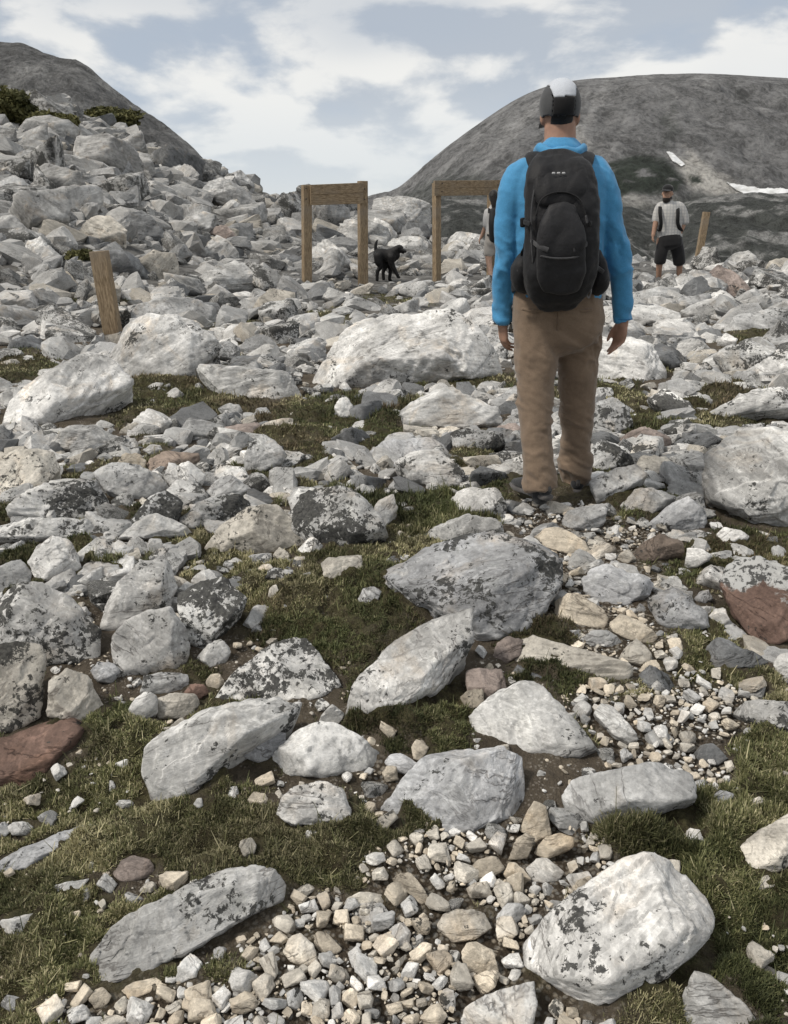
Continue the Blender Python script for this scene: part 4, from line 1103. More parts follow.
def tube(pts, rad, n=20, side=(1, 0, 0), power=2.0, cap=True, capf=1.0):
    pts = np.array(pts, float); rad = np.array([(q, q) if np.isscalar(q) else q for q in rad], float)
    # resample smoothly
    k = len(pts); t = np.arange(k); tt = np.linspace(0, k - 1, (k - 1) * 6 + 1)
    def cr(a):
        out = []
        for q in tt:
            i = min(int(q), k - 2); f = q - i
            p0, p1, p2, p3 = a[max(i - 1, 0)], a[i], a[i + 1], a[min(i + 2, k - 1)]
            out.append(.5 * (2 * p1 + (p2 - p0) * f + (2 * p0 - 5 * p1 + 4 * p2 - p3) * f ** 2 + (3 * p1 - p0 - 3 * p2 + p3) * f ** 3))
        return np.array(out)
    C, R = cr(pts), np.maximum(cr(rad), .0008)
    T = np.gradient(C, axis=0); T /= np.linalg.norm(T, axis=1, keepdims=True) + 1e-9
    side = np.array(side, float)
    V, Fc = [], []
    a = np.linspace(0, 2 * np.pi, n, endpoint=False)
    ca, sa = np.cos(a), np.sin(a)
    cs = np.sign(ca) * np.abs(ca) ** (2 / power); sn = np.sign(sa) * np.abs(sa) ** (2 / power)
    for q in range(len(C)):
        s = side - T[q] * (side @ T[q]); s /= np.linalg.norm(s) + 1e-9
        u = np.cross(T[q], s)
        V.append(C[q] + np.outer(cs * R[q, 0], s) + np.outer(sn * R[q, 1], u))
    V = np.concatenate(V); m = len(C)
    for q in range(m - 1):
        for i in range(n):
            j = (i + 1) % n
            Fc.append((q * n + i, q * n + j, (q + 1) * n + j, (q + 1) * n + i))
    if cap:
        for q, sg in ((0, -1), (m - 1, 1)):
            b = len(V); rr = R[q].min()
            rings = []
            for h_, sc in ((.38, .90), (.70, .65), (.88, .38)):
                s0 = len(V); V = np.concatenate([V, C[q] + (V[q * n:(q + 1) * n] - C[q]) * sc + T[q] * sg * rr * h_ * (capf if sg > 0 else 1)]); rings.append(s0)
            V = np.concatenate([V, [C[q] + T[q] * sg * rr * .95 * (capf if sg > 0 else 1)]])
            prev = q * n
            for s0 in rings:
                for i in range(n):
                    j = (i + 1) % n
                    f = (prev + i, prev + j, s0 + j, s0 + i); Fc.append(f if sg > 0 else f[::-1])
                prev = s0
            for i in range(n):
                j = (i + 1) % n
                f = (prev + i, prev + j, len(V) - 1); Fc.append(f if sg > 0 else f[::-1])
    return V, Fc

def ellipsoid(c, r, rot=None, sub=4):
    U, Fc = ico(sub); V = U * np.array(r)
    if rot is not None: V = V @ np.array(rot).T
    return V + np.array(c), [tuple(f) for f in Fc]

def blob(parts, voxel, smooth_n=6, disp=None, factor=.5):
    """all the pieces fused into one continuous skin"""
    V, Fc, o = [], [], 0
    for v, f in parts:
        V.append(v); Fc += [tuple(int(i) + o for i in q) for q in f]; o += len(v)
    me = mesh_from('skin', np.concatenate(V), Fc)
    ob = bpy.data.objects.new('skin', me); COL.objects.link(ob)
    md = ob.modifiers.new('r', 'REMESH'); md.mode = 'VOXEL'; md.voxel_size = voxel; md.use_smooth_shade = True
    if smooth_n:
        ms = ob.modifiers.new('s', 'SMOOTH'); ms.factor = factor; ms.iterations = smooth_n
    dg = bpy.context.evaluated_depsgraph_get(); ev = ob.evaluated_get(dg)
    m2 = bpy.data.meshes.new_from_object(ev, depsgraph=dg)
    bpy.data.objects.remove(ob); bpy.data.meshes.remove(me)
    n = len(m2.vertices); P = np.empty(n * 3, np.float32); m2.vertices.foreach_get('co', P); P = P.reshape(-1, 3).astype(float)
    if disp is not None:
        N_ = np.empty(n * 3, np.float32); m2.vertices.foreach_get('normal', N_); N_ = N_.reshape(-1, 3)
        P = P + N_ * disp(P)[:, None]
        m2.vertices.foreach_set('co', P.astype(np.float32).ravel()); m2.update()
    m2.polygons.foreach_set('use_smooth', np.ones(len(m2.polygons), bool))
    return m2

def put(name, me, mat, parent, org):
    me.name = name
    me.materials.clear(); me.materials.append(mat)
    me.transform(Matrix.Translation([-float(c) for c in org])); me.update()
    return add_obj(name, me, parent)

def raw(parts, smooth_shade=True):
    V, Fc, o = [], [], 0
    for v, f in parts:
        V.append(v); Fc += [tuple(int(i) + o for i in q) for q in f]; o += len(v)
    return mesh_from('m', np.concatenate(V), Fc, None, smooth_shade)

def cloth_mat(name, col, weave=900, var=.25, rough=.85, bump=.25, sheen=.2):
    k = Nodes(name); P = k.obj()
    c = k.mix(k.map(k.noise(P, 9, 5, .65), .3, .7), tuple(x * (1 - var) for x in col), tuple(x * (1 + var) for x in col))
    c = k.mix(1.0, c, k.map(k.noise(P, weave * .3, 2), .3, .7, .88, 1.1), 'MULTIPLY')
    k.base(c); k.rough(rough)
    if 'Sheen Weight' in k.b.inputs: k.b.inputs['Sheen Weight'].default_value = sheen
    k.normal(k.bump(k.math('ADD', k.noise(P, 38, 5, .6), k.math('MULTIPLY', k.noise(P, weave * .3, 2), .3)), bump, .006))
    return k.m

def skin_mat(name, col):
    k = Nodes(name); P = k.obj()
    k.base(k.mix(k.map(k.noise(P, 30, 4), .35, .65), tuple(x * .86 for x in col), tuple(x * 1.1 for x in col)))
    k.rough(.6); k.b.inputs['Subsurface Weight'].default_value = .08; k.b.inputs['Subsurface Radius'].default_value = (.012, .005, .003)
    k.normal(k.bump(k.noise(P, 180, 4), .2, .002)); return k.m

def hand(wrist, down, palm, fwd, size, curl=.55, parts=None, thumb_out=.5):
    """palm with four fingers of their own length and a thumb; palm = direction the palm faces, fwd = thumb side"""
    w = np.array(wrist, float); d = np.array(down, float); d /= np.linalg.norm(d)
    p = np.array(palm, float); p -= d * (p @ d); p /= np.linalg.norm(p); f = np.cross(p, d); f = f if f @ np.array(fwd) > 0 else -f
    s = size / .19
    out = [tube([w - d * .03 * s, w + d * .02 * s, w + d * .06 * s + p * .004 * s, w + d * .092 * s + p * .008 * s], [(.026 * s, .019 * s), (.031 * s, .018 * s), (.040 * s, .0165 * s), (.039 * s, .014 * s)], 16, f)]
    spread = [(.030, .078, .0088), (.010, .086, .0092), (-.010, .080, .0088), (-.029, .064, .0078)]
    for k, (of, ln, r_) in enumerate(spread):
        c = curl * (1 + .22 * k)
        b = w + d * (.088 - .006 * abs(k - 1)) * s + f * of * s + p * .006 * s
        pts = [b - d * .02 * s, b]; ang = .25 * c; q = b
        for seg, fr in enumerate((.45, .32, .23)):
            ang += c * (.45, .75, .5)[seg]
            q = q + (d * math.cos(ang) + p * math.sin(ang)) * ln * fr * s
            pts.append(q)
        out.append(tube(pts, [r_ * s, r_ * s * 1.02, r_ * s * .95, r_ * s * .86, r_ * s * .68], 10, f))
    b = w + d * .028 * s + f * .026 * s
    t1 = b + (d * .72 + f * thumb_out + p * .32) * .038 * s; t2 = t1 + (d * .85 + f * .18 + p * .32) * .030 * s; t3 = t2 + (d * .9 + p * .38) * .023 * s
    out.append(tube([b - d * .012 * s, b + (t1 - b) * .35, t1, t2, t3], [.014 * s, .0135 * s, .0112 * s, .0098 * s, .0072 * s], 10, f))
    return out

# ------------------------------------------------------------------ hiker in blue
G0 = hit([556], [500])[0]; MY = G0[1]; ORG = np.array([G0[0], MY, G0[2]])
PPM = (project(G0 + np.array([0, 0, 1.0]))[1] - project(G0)[1]) / -1.0
def L(px, py, d=0.0):
    return plane_pt(px, py, MY + d)
def S(px_): return px_ / PPMT
PPMT = 417 / (L(556, 83)[2] - L(556, 500)[2])
print('hiker', G0, 'height', L(556, 83)[2] - G0[2])
M_SKIN = skin_mat('skin', (.36, .215, .155))
def skin_tubes():
    p = []
    p.append(tube([L(559, 300), L(559, 250), L(559, 205), L(559, 175), L(559, 158)], [(S(36), .09), (S(36), .09), (S(38), .09), (S(30), .07), (S(17), .055)]))
    p.append(tube([L(560, 165, .0), L(560, 150, .01), L(560, 138, .02), L(560, 126, .03)], [(S(21), .065), (S(16.5), .063), (S(15.5), .064), (S(15), .07)]))
    p.append(ellipsoid(L(560, 107, .03), (S(17.2), .096, S(23))))
    p.append(ellipsoid(L(560, 121, .07), (S(13), .055, S(11))))
    p.append(ellipsoid(L(560, 116, .125), (.012, .018, .02), sub=3))                       # nose
    for sx in (-1, 1):
        p.append(ellipsoid(L(560 + sx * 17.5, 117, .035), (.010, .020, .032), sub=3))         # ears
        p.append(ellipsoid(L(560 + sx * 7, 109, .118), (.012, .008, .008), sub=2))
    arms = {'l': [(524, 182, 0), (508, 216, -.01), (506, 252, 0), (503, 290, .03), (503, 324, .05)], 'r': [(594, 182, 0), (610, 216, -.01), (616.5, 252, 0), (621.5, 290, .03), (622.5, 324, .045)]}
    for k, a in arms.items():
        p.append(tube([L(*q) for q in a], [S(8), S(7.5), S(7), S(6.8), S(6.2)]))
    for k, a in LEGS.items():
        p.append(tube([L(*q[:3]) for q in a[:-1]] + [L(a[-1][0], a[-1][1] - 12, a[-1][2])], [S(q[3] * .74) for q in a[:-1]] + [S(8)], capf=.4))
        q = a[-1]; p.append(tube([L(q[0], q[1] - 16, q[2]), L(q[0], q[1] + 4, q[2])], [S(7), S(6)], capf=.3))
    p += hand(L(503, 320, .05), (.0, .12, -1), (1, .35, 0), (0, 1, 0), .18, .5)
    p += hand(L(623, 320, .045), (-.04, .06, -1), (-1, -.55, 0), (0, 1, 0), .18, .42)
    return p
LEGS = {'l': [(536, 318, -.01, 24), (536, 358, -.03, 22), (535, 398, -.06, 18.7), (537, 445, -.10, 16), (540.5, 488, -.12, 16.8)],
        'r': [(581, 318, .02, 23.5), (578.5, 358, .07, 22), (577.5, 398, .12, 19.3), (576, 445, .17, 16.2), (575.5, 481, .20, 17)]}
person = empty('person', ORG)
tag(person, 'hiker seen from behind in blue hooded shirt, khaki trousers and cap, walking up the path', 'person')
body = put('body', blob(skin_tubes(), .0052, 4), M_SKIN, person, ORG)

def fold(P, seed, amp, f=(5, 5, 20), tilt=.5):
    w = .05 * np.stack([vnoise(P * 6 + 3 * k, seed + 20 + k) for k in range(3)], 1)
    Pw = P + w
    Q = np.stack([Pw[:, 0] * f[0], Pw[:, 1] * f[1], (Pw[:, 2] + tilt * (Pw[:, 0] - ORG[0]) * .6) * f[2]], 1)
    n = fbm(Q, 3, seed, .55); m = smooth(-.35, .45, vnoise(P * 7.0 + 5, seed + 31))
    c = crease(Pw * np.array([f[0], f[1], f[2] * .55]) * 1.3 + 4, seed + 44)
    return amp * (.35 + .65 * m) * (.45 - np.abs(n) * 1.8 + .9 * c)

def tr_disp(P):
    z = P[:, 2] - ORG[2]
    a = .004 + .007 * np.exp(-((z - .42) / .10) ** 2) + .012 * np.exp(-((z - .08) / .09) ** 2) + .006 * np.exp(-((z - .72) / .08) ** 2)
    left = P[:, 0] < L(557, 400)[0]
    return fold(P, 71, a * 1.7, (7, 7, 15), .9) * 1.0 + np.where(left, 1, 1) * .002 * fbm(P * 40, 2, 5)
pt = [tube([L(558, 284), L(558, 296), L(558, 312), L(558, 330)], [(S(44), .125), (S(45.5), .135), (S(46.5), .14), (S(45), .125)], 28, power=2.4)]
for a in LEGS.values():
    pt.append(tube([L(*q[:3]) for q in a], [(S(q[3]), S(q[3]) * 1.05) for q in a], 24, capf=.12))
tr = put('trousers', blob(pt, .0075, 3, tr_disp), cloth_mat('khaki_cloth', (.195, .142, .10), 900, .12, .9, .35), person, ORG)
# seat seam and pocket welts
seam = tube([L(558, 300, -.137), L(557.5, 315, -.142), L(557, 330, -.128)], [.0035] * 3, 8)
put('seam', raw([seam]), cloth_mat('khaki_seam', (.13, .09, .06), 900, .1), tr, ORG)
for x0, x1 in ((522, 545), (571, 592)):
    put('pocket', raw([tube([L(x0, 309, -.118), L((x0 + x1) / 2, 311, -.136), L(x1, 309.5, -.135)], [(.006, .003)] * 3, 8, (0, 0, 1))]), tr.data.materials[0], tr, ORG)

def sh_disp(P):
    z = P[:, 2] - ORG[2]
    arm = np.abs(P[:, 0] - L(559, 230)[0]) > .19
    a = np.where(arm, .005 + .004 * np.exp(-((z - 1.07) / .10) ** 2) + .004 * np.exp(-((z - .82) / .07) ** 2), .005)
    return fold(P, 81, a * 1.7, (8, 8, 13), .7) + .0012 * fbm(P * 45, 2, 5)
ARM_S = {'l': [(533, 169, 0, 13), (522, 175, 0, 15.5), (514.5, 191, -.005, 15.6), (508.5, 218, -.01, 13.4), (506, 252, .0, 11.8), (503, 290, .03, 10.3), (502.5, 321, .05, 9.2)],
         'r': [(585, 169, 0, 13), (596, 175, 0, 15.5), (603, 191, -.005, 15.6), (610.5, 218, -.01, 13.6), (616.5, 252, .0, 12.3), (621.5, 290, .03, 11), (623, 321, .045, 10.4)]}
ps = [tube([L(558, 300), L(558, 285), L(558, 250), L(559, 215), L(559, 188), L(559, 172), L(559.5, 161), L(560, 153)],
           [(S(45), .135), (S(45), .13), (S(45), .125), (S(47.5), .125), (S(51), .12), (S(46), .105), (S(34), .085), (S(23), .075)], 28, power=2.2)]
for a in ARM_S.values():
    ps.append(tube([L(*q[:3]) for q in a], [S(q[3]) for q in a], 22, capf=.12))
M_BLUE = cloth_mat('blue_cloth', (.065, .27, .50), 900, .12, .75, .25)
sh = put('shirt', blob(ps, .0075, 3, sh_disp), M_BLUE, person, ORG)
ring = []
for t in np.linspace(0, 2 * np.pi, 25):
    ring.append(L(560, 153.5 - 3.0 * math.cos(t * 2) + 1.6 * math.sin(t * 5), 0) + np.array([math.cos(t) * S(22), math.sin(t) * .085 - .005, .018 * -math.sin(t) * .4]))
hood = put('hood', blob([tube(ring, [(.021, .017)] * 25, 12, (0, 0, 1), cap=False), tube([L(541, 160, -.075), L(560, 163, -.105), L(580, 160, -.075)], [(.022, .017)] * 3, 14, (0, 0, 1))], .006, 3,
                     lambda P: .006 * fbm(P * np.array([26, 26, 14]), 3, 9)), M_BLUE, sh, ORG)
M_SEAM = cloth_mat('blue_seam', (.03, .15, .31), 900, .1)
for a_, sg in ((ARM_S['l'], -1), (ARM_S['r'], 1)):
    q = a_[-1]; c = L(q[0], q[1] - 2.2, q[2])
    put('cuff_seam', raw([tube([c + np.array([math.cos(t) * S(q[3] - 1.0), math.sin(t) * S(q[3] - 1.0), 0]) for t in np.linspace(0, 2 * np.pi, 21)], [(.0022, .0028)] * 21, 6, (0, 0, 1), cap=False)]), M_SEAM, sh, ORG)
c = L(502.5, 323.5, .05)
put('wristband', raw([tube([c + np.array([math.cos(t) * S(7.4), math.sin(t) * S(7.4), 0]) for t in np.linspace(0, 2 * np.pi, 21)], [(.004, .010)] * 21, 8, (0, 0, 1), cap=False)]), cloth_mat('black_strap', (.012, .012, .013), 900, .1), person, ORG)

# hair and cap
M_HAIR = cloth_mat('black_hair', (.008, .007, .0065), 400, .3, .6, .8)
hc = L(560, 107, .03)
U, Fi = ico(5)
def shell(c, r, keep, thick=.006, sub=5):
    U, Fi = ico(sub); V = U * np.array(r)
    kf = [f for f in Fi if all(keep(V[i]) for i in f)]
    ids = sorted({i for f in kf for i in f}); mp = {q: k for k, q in enumerate(ids)}
    Vo = np.array([V[i] for i in ids]); Vi = Vo * (1 - thick / np.linalg.norm(Vo, axis=1, keepdims=True))
    n = len(ids); F2 = [tuple(mp[i] for i in f) for f in kf]
    ed = {}
    for f in F2:
        for a, b in ((f[0], f[1]), (f[1], f[2]), (f[2], f[0])): ed[(a, b)] = 1
    side = [(b, a, a + n, b + n) for (a, b) in ed if (b, a) not in ed]
    return np.concatenate([Vo, Vi]) + np.array(c), F2 + [tuple(i + n for i in f[::-1]) for f in F2] + side
put('hair', raw([shell(hc, (S(18.0), .099, S(24)), lambda v: v[1] < .035 and v[2] > -S(24) * (.93 if abs(v[0]) < S(11) else .30) and v[1] < .045, .012)]), M_HAIR, person, ORG)
cc_ = L(560, 106, .03); CR = (S(19.8), .108, S(24.5))
def zlim(v): return v[2] > -S(11.5) + (v[1] + .1) * .02
M_CAPD = cloth_mat('cap_dark_cloth', (.055, .057, .060), 900, .15); M_CAPW = cloth_mat('cap_pale_cloth', (.50, .53, .58), 900, .08); M_CAPB = cloth_mat('cap_black_cloth', (.008, .008, .009), 900, .2)
capo = empty('cap', (0, 0, 0)); capo.parent = person
wid = lambda v: S(10.5) + max(0, (v[2] - S(5))) * .22
put('side_panel', raw([shell(cc_, CR, lambda v: zlim(v) and v[0] < -wid(v) + .002)]), M_CAPD, capo, ORG)
put('side_panel', raw([shell(cc_, CR, lambda v: zlim(v) and v[0] > wid(v) - .002)]), M_CAPD, capo, ORG)
CRW = tuple(x * 1.012 for x in CR)
put('top_panel', raw([shell(cc_, CRW, lambda v: abs(v[0]) < wid(v) + .002 and (v[2] > S(5) or (v[1] > 0 and zlim(v))))]), M_CAPW, capo, ORG)
put('rear_panel', raw([shell(cc_, CRW, lambda v: abs(v[0]) < wid(v) + .002 and v[1] < .02 and v[2] < S(6.5) and zlim(v))]), M_CAPB, capo, ORG)
bt = [L(560, 117, .03) + np.array([math.sin(a) * S(19), math.cos(a) * (.105 + .0), -abs(math.sin(a)) * .012]) for a in np.linspace(-1.2, 1.2, 13)]
bo = [L(560, 119.5, .03) + np.array([math.sin(a) * S(18), .06 + math.cos(a) * .125, -abs(math.sin(a)) * .022]) for a in np.linspace(-1.2, 1.2, 13)]
bv_ = np.array(bt + bo + [q - np.array([0, 0, .004]) for q in bt + bo]); n = 13
bf = [(i, i + 1, n + i + 1, n + i) for i in range(12)] + [(2 * n + i + 1, 2 * n + i, 3 * n + i, 3 * n + i + 1) for i in range(12)] + [(n + i, n + i + 1, 3 * n + i + 1, 3 * n + i) for i in range(12)]
put('brim', raw([(bv_, bf)]), M_CAPD, capo, ORG)

# shoes
M_SHOE = cloth_mat('shoe_upper', (.022, .023, .025), 600, .3, .8, .5); M_SOLE = cloth_mat('shoe_sole', (.085, .08, .078), 300, .2, .9, .4)
def shoe(heel, yaw, pitch=0.0, size=.285):
    c, s = math.cos(yaw), math.sin(yaw); fw = np.array([s * math.cos(pitch), c * math.cos(pitch), math.sin(pitch)]); sd_ = np.array([c, -s, 0]); upv = np.cross(sd_, fw)
    k = size / .285; H = np.array(heel)
    P = lambda f, u, l=0.0: H + fw * f * k + upv * u * k + sd_ * l * k
    sh = empty('shoe', (0, 0, 0)); sh.parent = person
    up = [tube([P(-.01, .045), P(.05, .05), P(.12, .05), P(.19, .042), P(.245, .034)], [(.032 * k, .030 * k), (.036 * k, .034 * k), (.042 * k, .034 * k), (.043 * k, .026 * k), (.030 * k, .018 * k)], 20, sd_),
          tube([P(.03, .05), P(.02, .085), P(.015, .125)], [(.034 * k, .045 * k), (.034 * k, .046 * k), (.036 * k, .048 * k)], 20, sd_)]
    put('upper', blob(up, .006, 4), M_SHOE, sh, ORG)
    put('sole', blob([tube([P(-.03, .014), P(.05, .013), P(.12, .013), P(.20, .014), P(.265, .022)], [(.030 * k, .014 * k), (.037 * k, .014 * k), (.040 * k, .013 * k), (.046 * k, .013 * k), (.026 * k, .010 * k)], 20, sd_, power=3.2)], .005, 2), M_SOLE, sh, ORG)
    put('heel_tab', raw([tube([P(-.034, .045), P(-.040, .062), P(-.037, .078)], [(.009 * k, .003)] * 3, 8, sd_)]), M_SOLE, sh, ORG)
    for q in range(4):
        f_ = .075 + .028 * q
        put('lace', raw([tube([P(f_, .078 - .008 * q, -.02), P(f_ + .008, .086 - .008 * q, 0), P(f_, .078 - .008 * q, .02)], [.003] * 3, 6, fw)]), M_SOLE, sh, ORG)
for k, a in LEGS.items():
    q = a[-1]
    put('sock', raw([tube([L(q[0], q[1] - 14, q[2]), L(q[0], q[1] + 2, q[2]), L(q[0], q[1] + 9, q[2] - .005)], [S(9.5), S(9), S(9)], 16)]), M_SHOE, person, ORG)
lf, rf = L(541, 497, -.12), L(575.5, 489, .18)
shoe(lf + np.array([.01, -.03, .0]), -.45, -.05, .262)
shoe(rf + np.array([0, -.03, -.01]), .10, .03, .275)

# backpack: worn, but a thing of its own
M_PACK = cloth_mat('black_nylon', (.012, .012, .0135), 1100, .25, .62, .5, .05); M_PACK2 = cloth_mat('charcoal_nylon', (.020, .020, .022), 1100, .25, .58, .5, .05); M_WEB = cloth_mat('webbing', (.008, .008, .009), 500, .2, .7, .4, .05)
PO = L(560, 230, -.22)
pack = empty('backpack', PO); tag(pack, "black day pack with bulging hip pockets on the blue-shirted hiker's back", 'backpack')
pk_d = lambda P: .006 * fbm(P * np.array([14, 14, 9]), 3, 15) + .011 * crease(P * np.array([13, 13, 8]) + .25 * fbm(P * 12, 2, 18)[:, None], 17) + .003 * fbm(P * 40, 2, 16)
put('main_bag', blob([tube([L(558, 298, -.19), L(559, 288, -.21), L(560.5, 268, -.225), L(561, 240, -.23), L(561, 210, -.225), L(560.5, 182, -.205), L(560.5, 168, -.185), L(560, 160, -.165)],
     [(S(23), .06), (S(31), .085), (S(33.5), .10), (S(34), .105), (S(34), .10), (S(33), .085), (S(30.5), .065), (S(25), .04)], 28, power=2.9)], .008, 3, pk_d), M_PACK, pack, PO)
fd = lambda P: .006 * fbm(P * np.array([16, 16, 11]), 3, 25) + .012 * crease(P * np.array([15, 15, 10]) + .25 * fbm(P * 12, 2, 28)[:, None], 27)
put('front_pocket', blob([tube([L(560, 289, -.300), L(560.5, 272, -.325), L(561, 250, -.335), L(561.5, 228, -.333), L(562, 208, -.322)], [(S(18), .022), (S(22.5), .028), (S(22.5), .03), (S(20.5), .028), (S(13), .018)], 26, power=3.0)], .008, 3, fd), M_PACK2, pack, PO)
put('top_lid', blob([tube([L(561, 203, -.302), L(560.5, 190, -.285), L(560.5, 176, -.255), L(560, 164, -.215)], [(S(22), .020), (S(26), .026), (S(25.5), .026), (S(21), .018)], 24, power=2.8)], .008, 3, fd), M_PACK, pack, PO)
zp = [L(536, 215, -.345), L(541, 200, -.333), L(553, 193, -.325), L(568, 193, -.325), L(580, 200, -.333), L(586, 216, -.345)]
put('zip', raw([tube(zp, [(.004, .003)] * 6, 8, (0, 1, 0))]), M_WEB, pack, PO)
for x0, xx, rr in ((520, 511, 8.5), (600, 609, 8.5)):
    sg = -1 if x0 < 560 else 1
    put('hip_pocket', blob([tube([L(x0 + sg * -4, 257, -.13), L(x0, 267, -.145), L(x0, 278, -.14), L(x0 - sg * 4, 286, -.12)], [(S(6), .04), (S(rr - 1), .06), (S(rr), .06), (S(6), .04)], 20, power=2.5)], .007, 3, fd), M_PACK, pack, PO)
put('hip_belt', raw([tube([L(520, 283, -.13), L(513, 286, -.02), L(520, 288, .12), L(558, 289, .165), L(597, 288, .12), L(604, 286, -.02), L(597, 283, -.13)], [(.028, .008)] * 7, 10, (0, 0, 1))]), M_WEB, pack, PO)
for sg, xs in ((-1, (541, 537, 536, 531, 524, 523)), (1, (579, 583, 584, 588, 596, 597))):
    put('shoulder_strap', blob([tube([L(xs[0], 172, -.17), L(xs[1], 160, -.10), L(xs[2], 156, -.02), L(xs[3], 166, .085), L(xs[4], 200, .145), L(xs[4], 232, .14)], [(S(10), .014), (S(10.5), .017), (S(10.5), .017), (S(9), .016), (S(8), .014), (S(6), .010)], 16, (1, 0, 0), power=2.6)], .006, 2), M_WEB, pack, PO)
    put('side_strap', raw([tube([L(xs[4], 232, .14), L(xs[5] + sg * 1.5, 240, .05), L(xs[5] - sg * 1, 247, -.10), L(xs[5] - sg * -2, 254, -.17)], [(.011, .003)] * 4, 8, (0, 0, 1))]), M_WEB, pack, PO)
    put('compression_strap', raw([tube([L(560 + sg * 34.5, 222, -.20), L(560 + sg * 36, 222, -.26), L(560 + sg * 30, 224, -.335)], [(.010, .003)] * 3, 8, (0, 0, 1))]), M_WEB, pack, PO)
    put('buckle', raw([tube([L(560 + sg * 37, 219, -.19), L(560 + sg * 37, 226, -.19)], [(.012, .006)] * 2, 8)]), M_WEB, pack, PO)
M_ZIP = cloth_mat('grey_zip', (.05, .05, .053), 500, .2)
M_TAG = cloth_mat('pale_print', (.42, .42, .43), 500, .1)
for pts in ([(533, 262, -.30), (531.5, 235, -.315), (532, 205, -.305), (537, 182, -.285), (546, 171, -.262), (561, 168, -.25), (576, 171, -.262), (585, 182, -.285), (589.5, 205, -.305), (590, 235, -.315), (588.5, 262, -.30)],):
    put('zip', raw([tube([L(*p) for p in pts], [(.0035, .0035)] * len(pts), 8, (0, 1, 0))]), M_ZIP, pack, PO)
put('seam', raw([tube([L(541, 256, -.352), L(551, 258, -.362), L(561, 258.5, -.365), L(571, 258, -.362), L(581, 256, -.352)], [(.0035, .0035)] * 5, 8, (0, 1, 0))]), M_ZIP, pack, PO)
for x0 in (552.5, 557.5, 562.5):
    put('printed_mark', raw([tube([L(x0, 173.2, -.292), L(x0 + 2.2, 173.2, -.292)], [(.004, .0025)] * 2, 8, (0, 0, 1))]), M_TAG, pack, PO)
put('zip_pull', raw([tube([L(586, 216, -.352), L(587, 223, -.352)], [(.004, .0025)] * 2, 8)]), M_ZIP, pack, PO)
for pts in ([(530, 262, -.24), (524, 268, -.20), (518, 272, -.20)], [(592, 262, -.24), (598, 268, -.20), (603, 272, -.20)], [(531, 240, -.29), (538, 246, -.345), (548, 250, -.365)], [(591, 240, -.29), (584, 246, -.345), (574, 250, -.365)]):
    put('strap', raw([tube([L(*p) for p in pts], [(.009, .0025)] * 3, 8, (0, 0, 1))]), M_ZIP, pack, PO)
put('haul_loop', raw([tube([L(550, 163, -.17), L(552.5, 154, -.165), L(559, 150.5, -.16), L(566, 153.5, -.165), L(569, 163, -.17)], [(.004, .006)] * 5, 8, (0, 1, 0))]), cloth_mat('grey_webbing', (.06, .10, .15), 500, .2), pack, PO)
for x in (531, 588):
    put('cord_loop', raw([tube([L(x, 284, -.24), L(x - 1.5, 292, -.23), L(x + .5, 298, -.22), L(x + 3, 291, -.23), L(x + 2, 284, -.24)], [.0035] * 5, 8)]), cloth_mat('grey_cord', (.2, .2, .21), 500, .2), pack, PO)

# ------------------------------------------------------------------ the two walkers further on
def walker(foot, label, spec, hgt_px):
    g = hit([foot[0]], [foot[1]])[0]; y = g[1]
    Q = lambda px, py, d=0.0: plane_pt(px, py, y + d)
    s = (Q(foot[0], foot[1] - hgt_px)[2] - Q(*foot)[2]) / hgt_px
    root = empty('person', g); tag(root, label, 'person')
    print('walker', g, s * hgt_px)
    for name, mat, vox, tubes in spec(Q, s):
        put(name, blob(tubes, vox, 3), mat, root, g)
    return root, Q, s, g

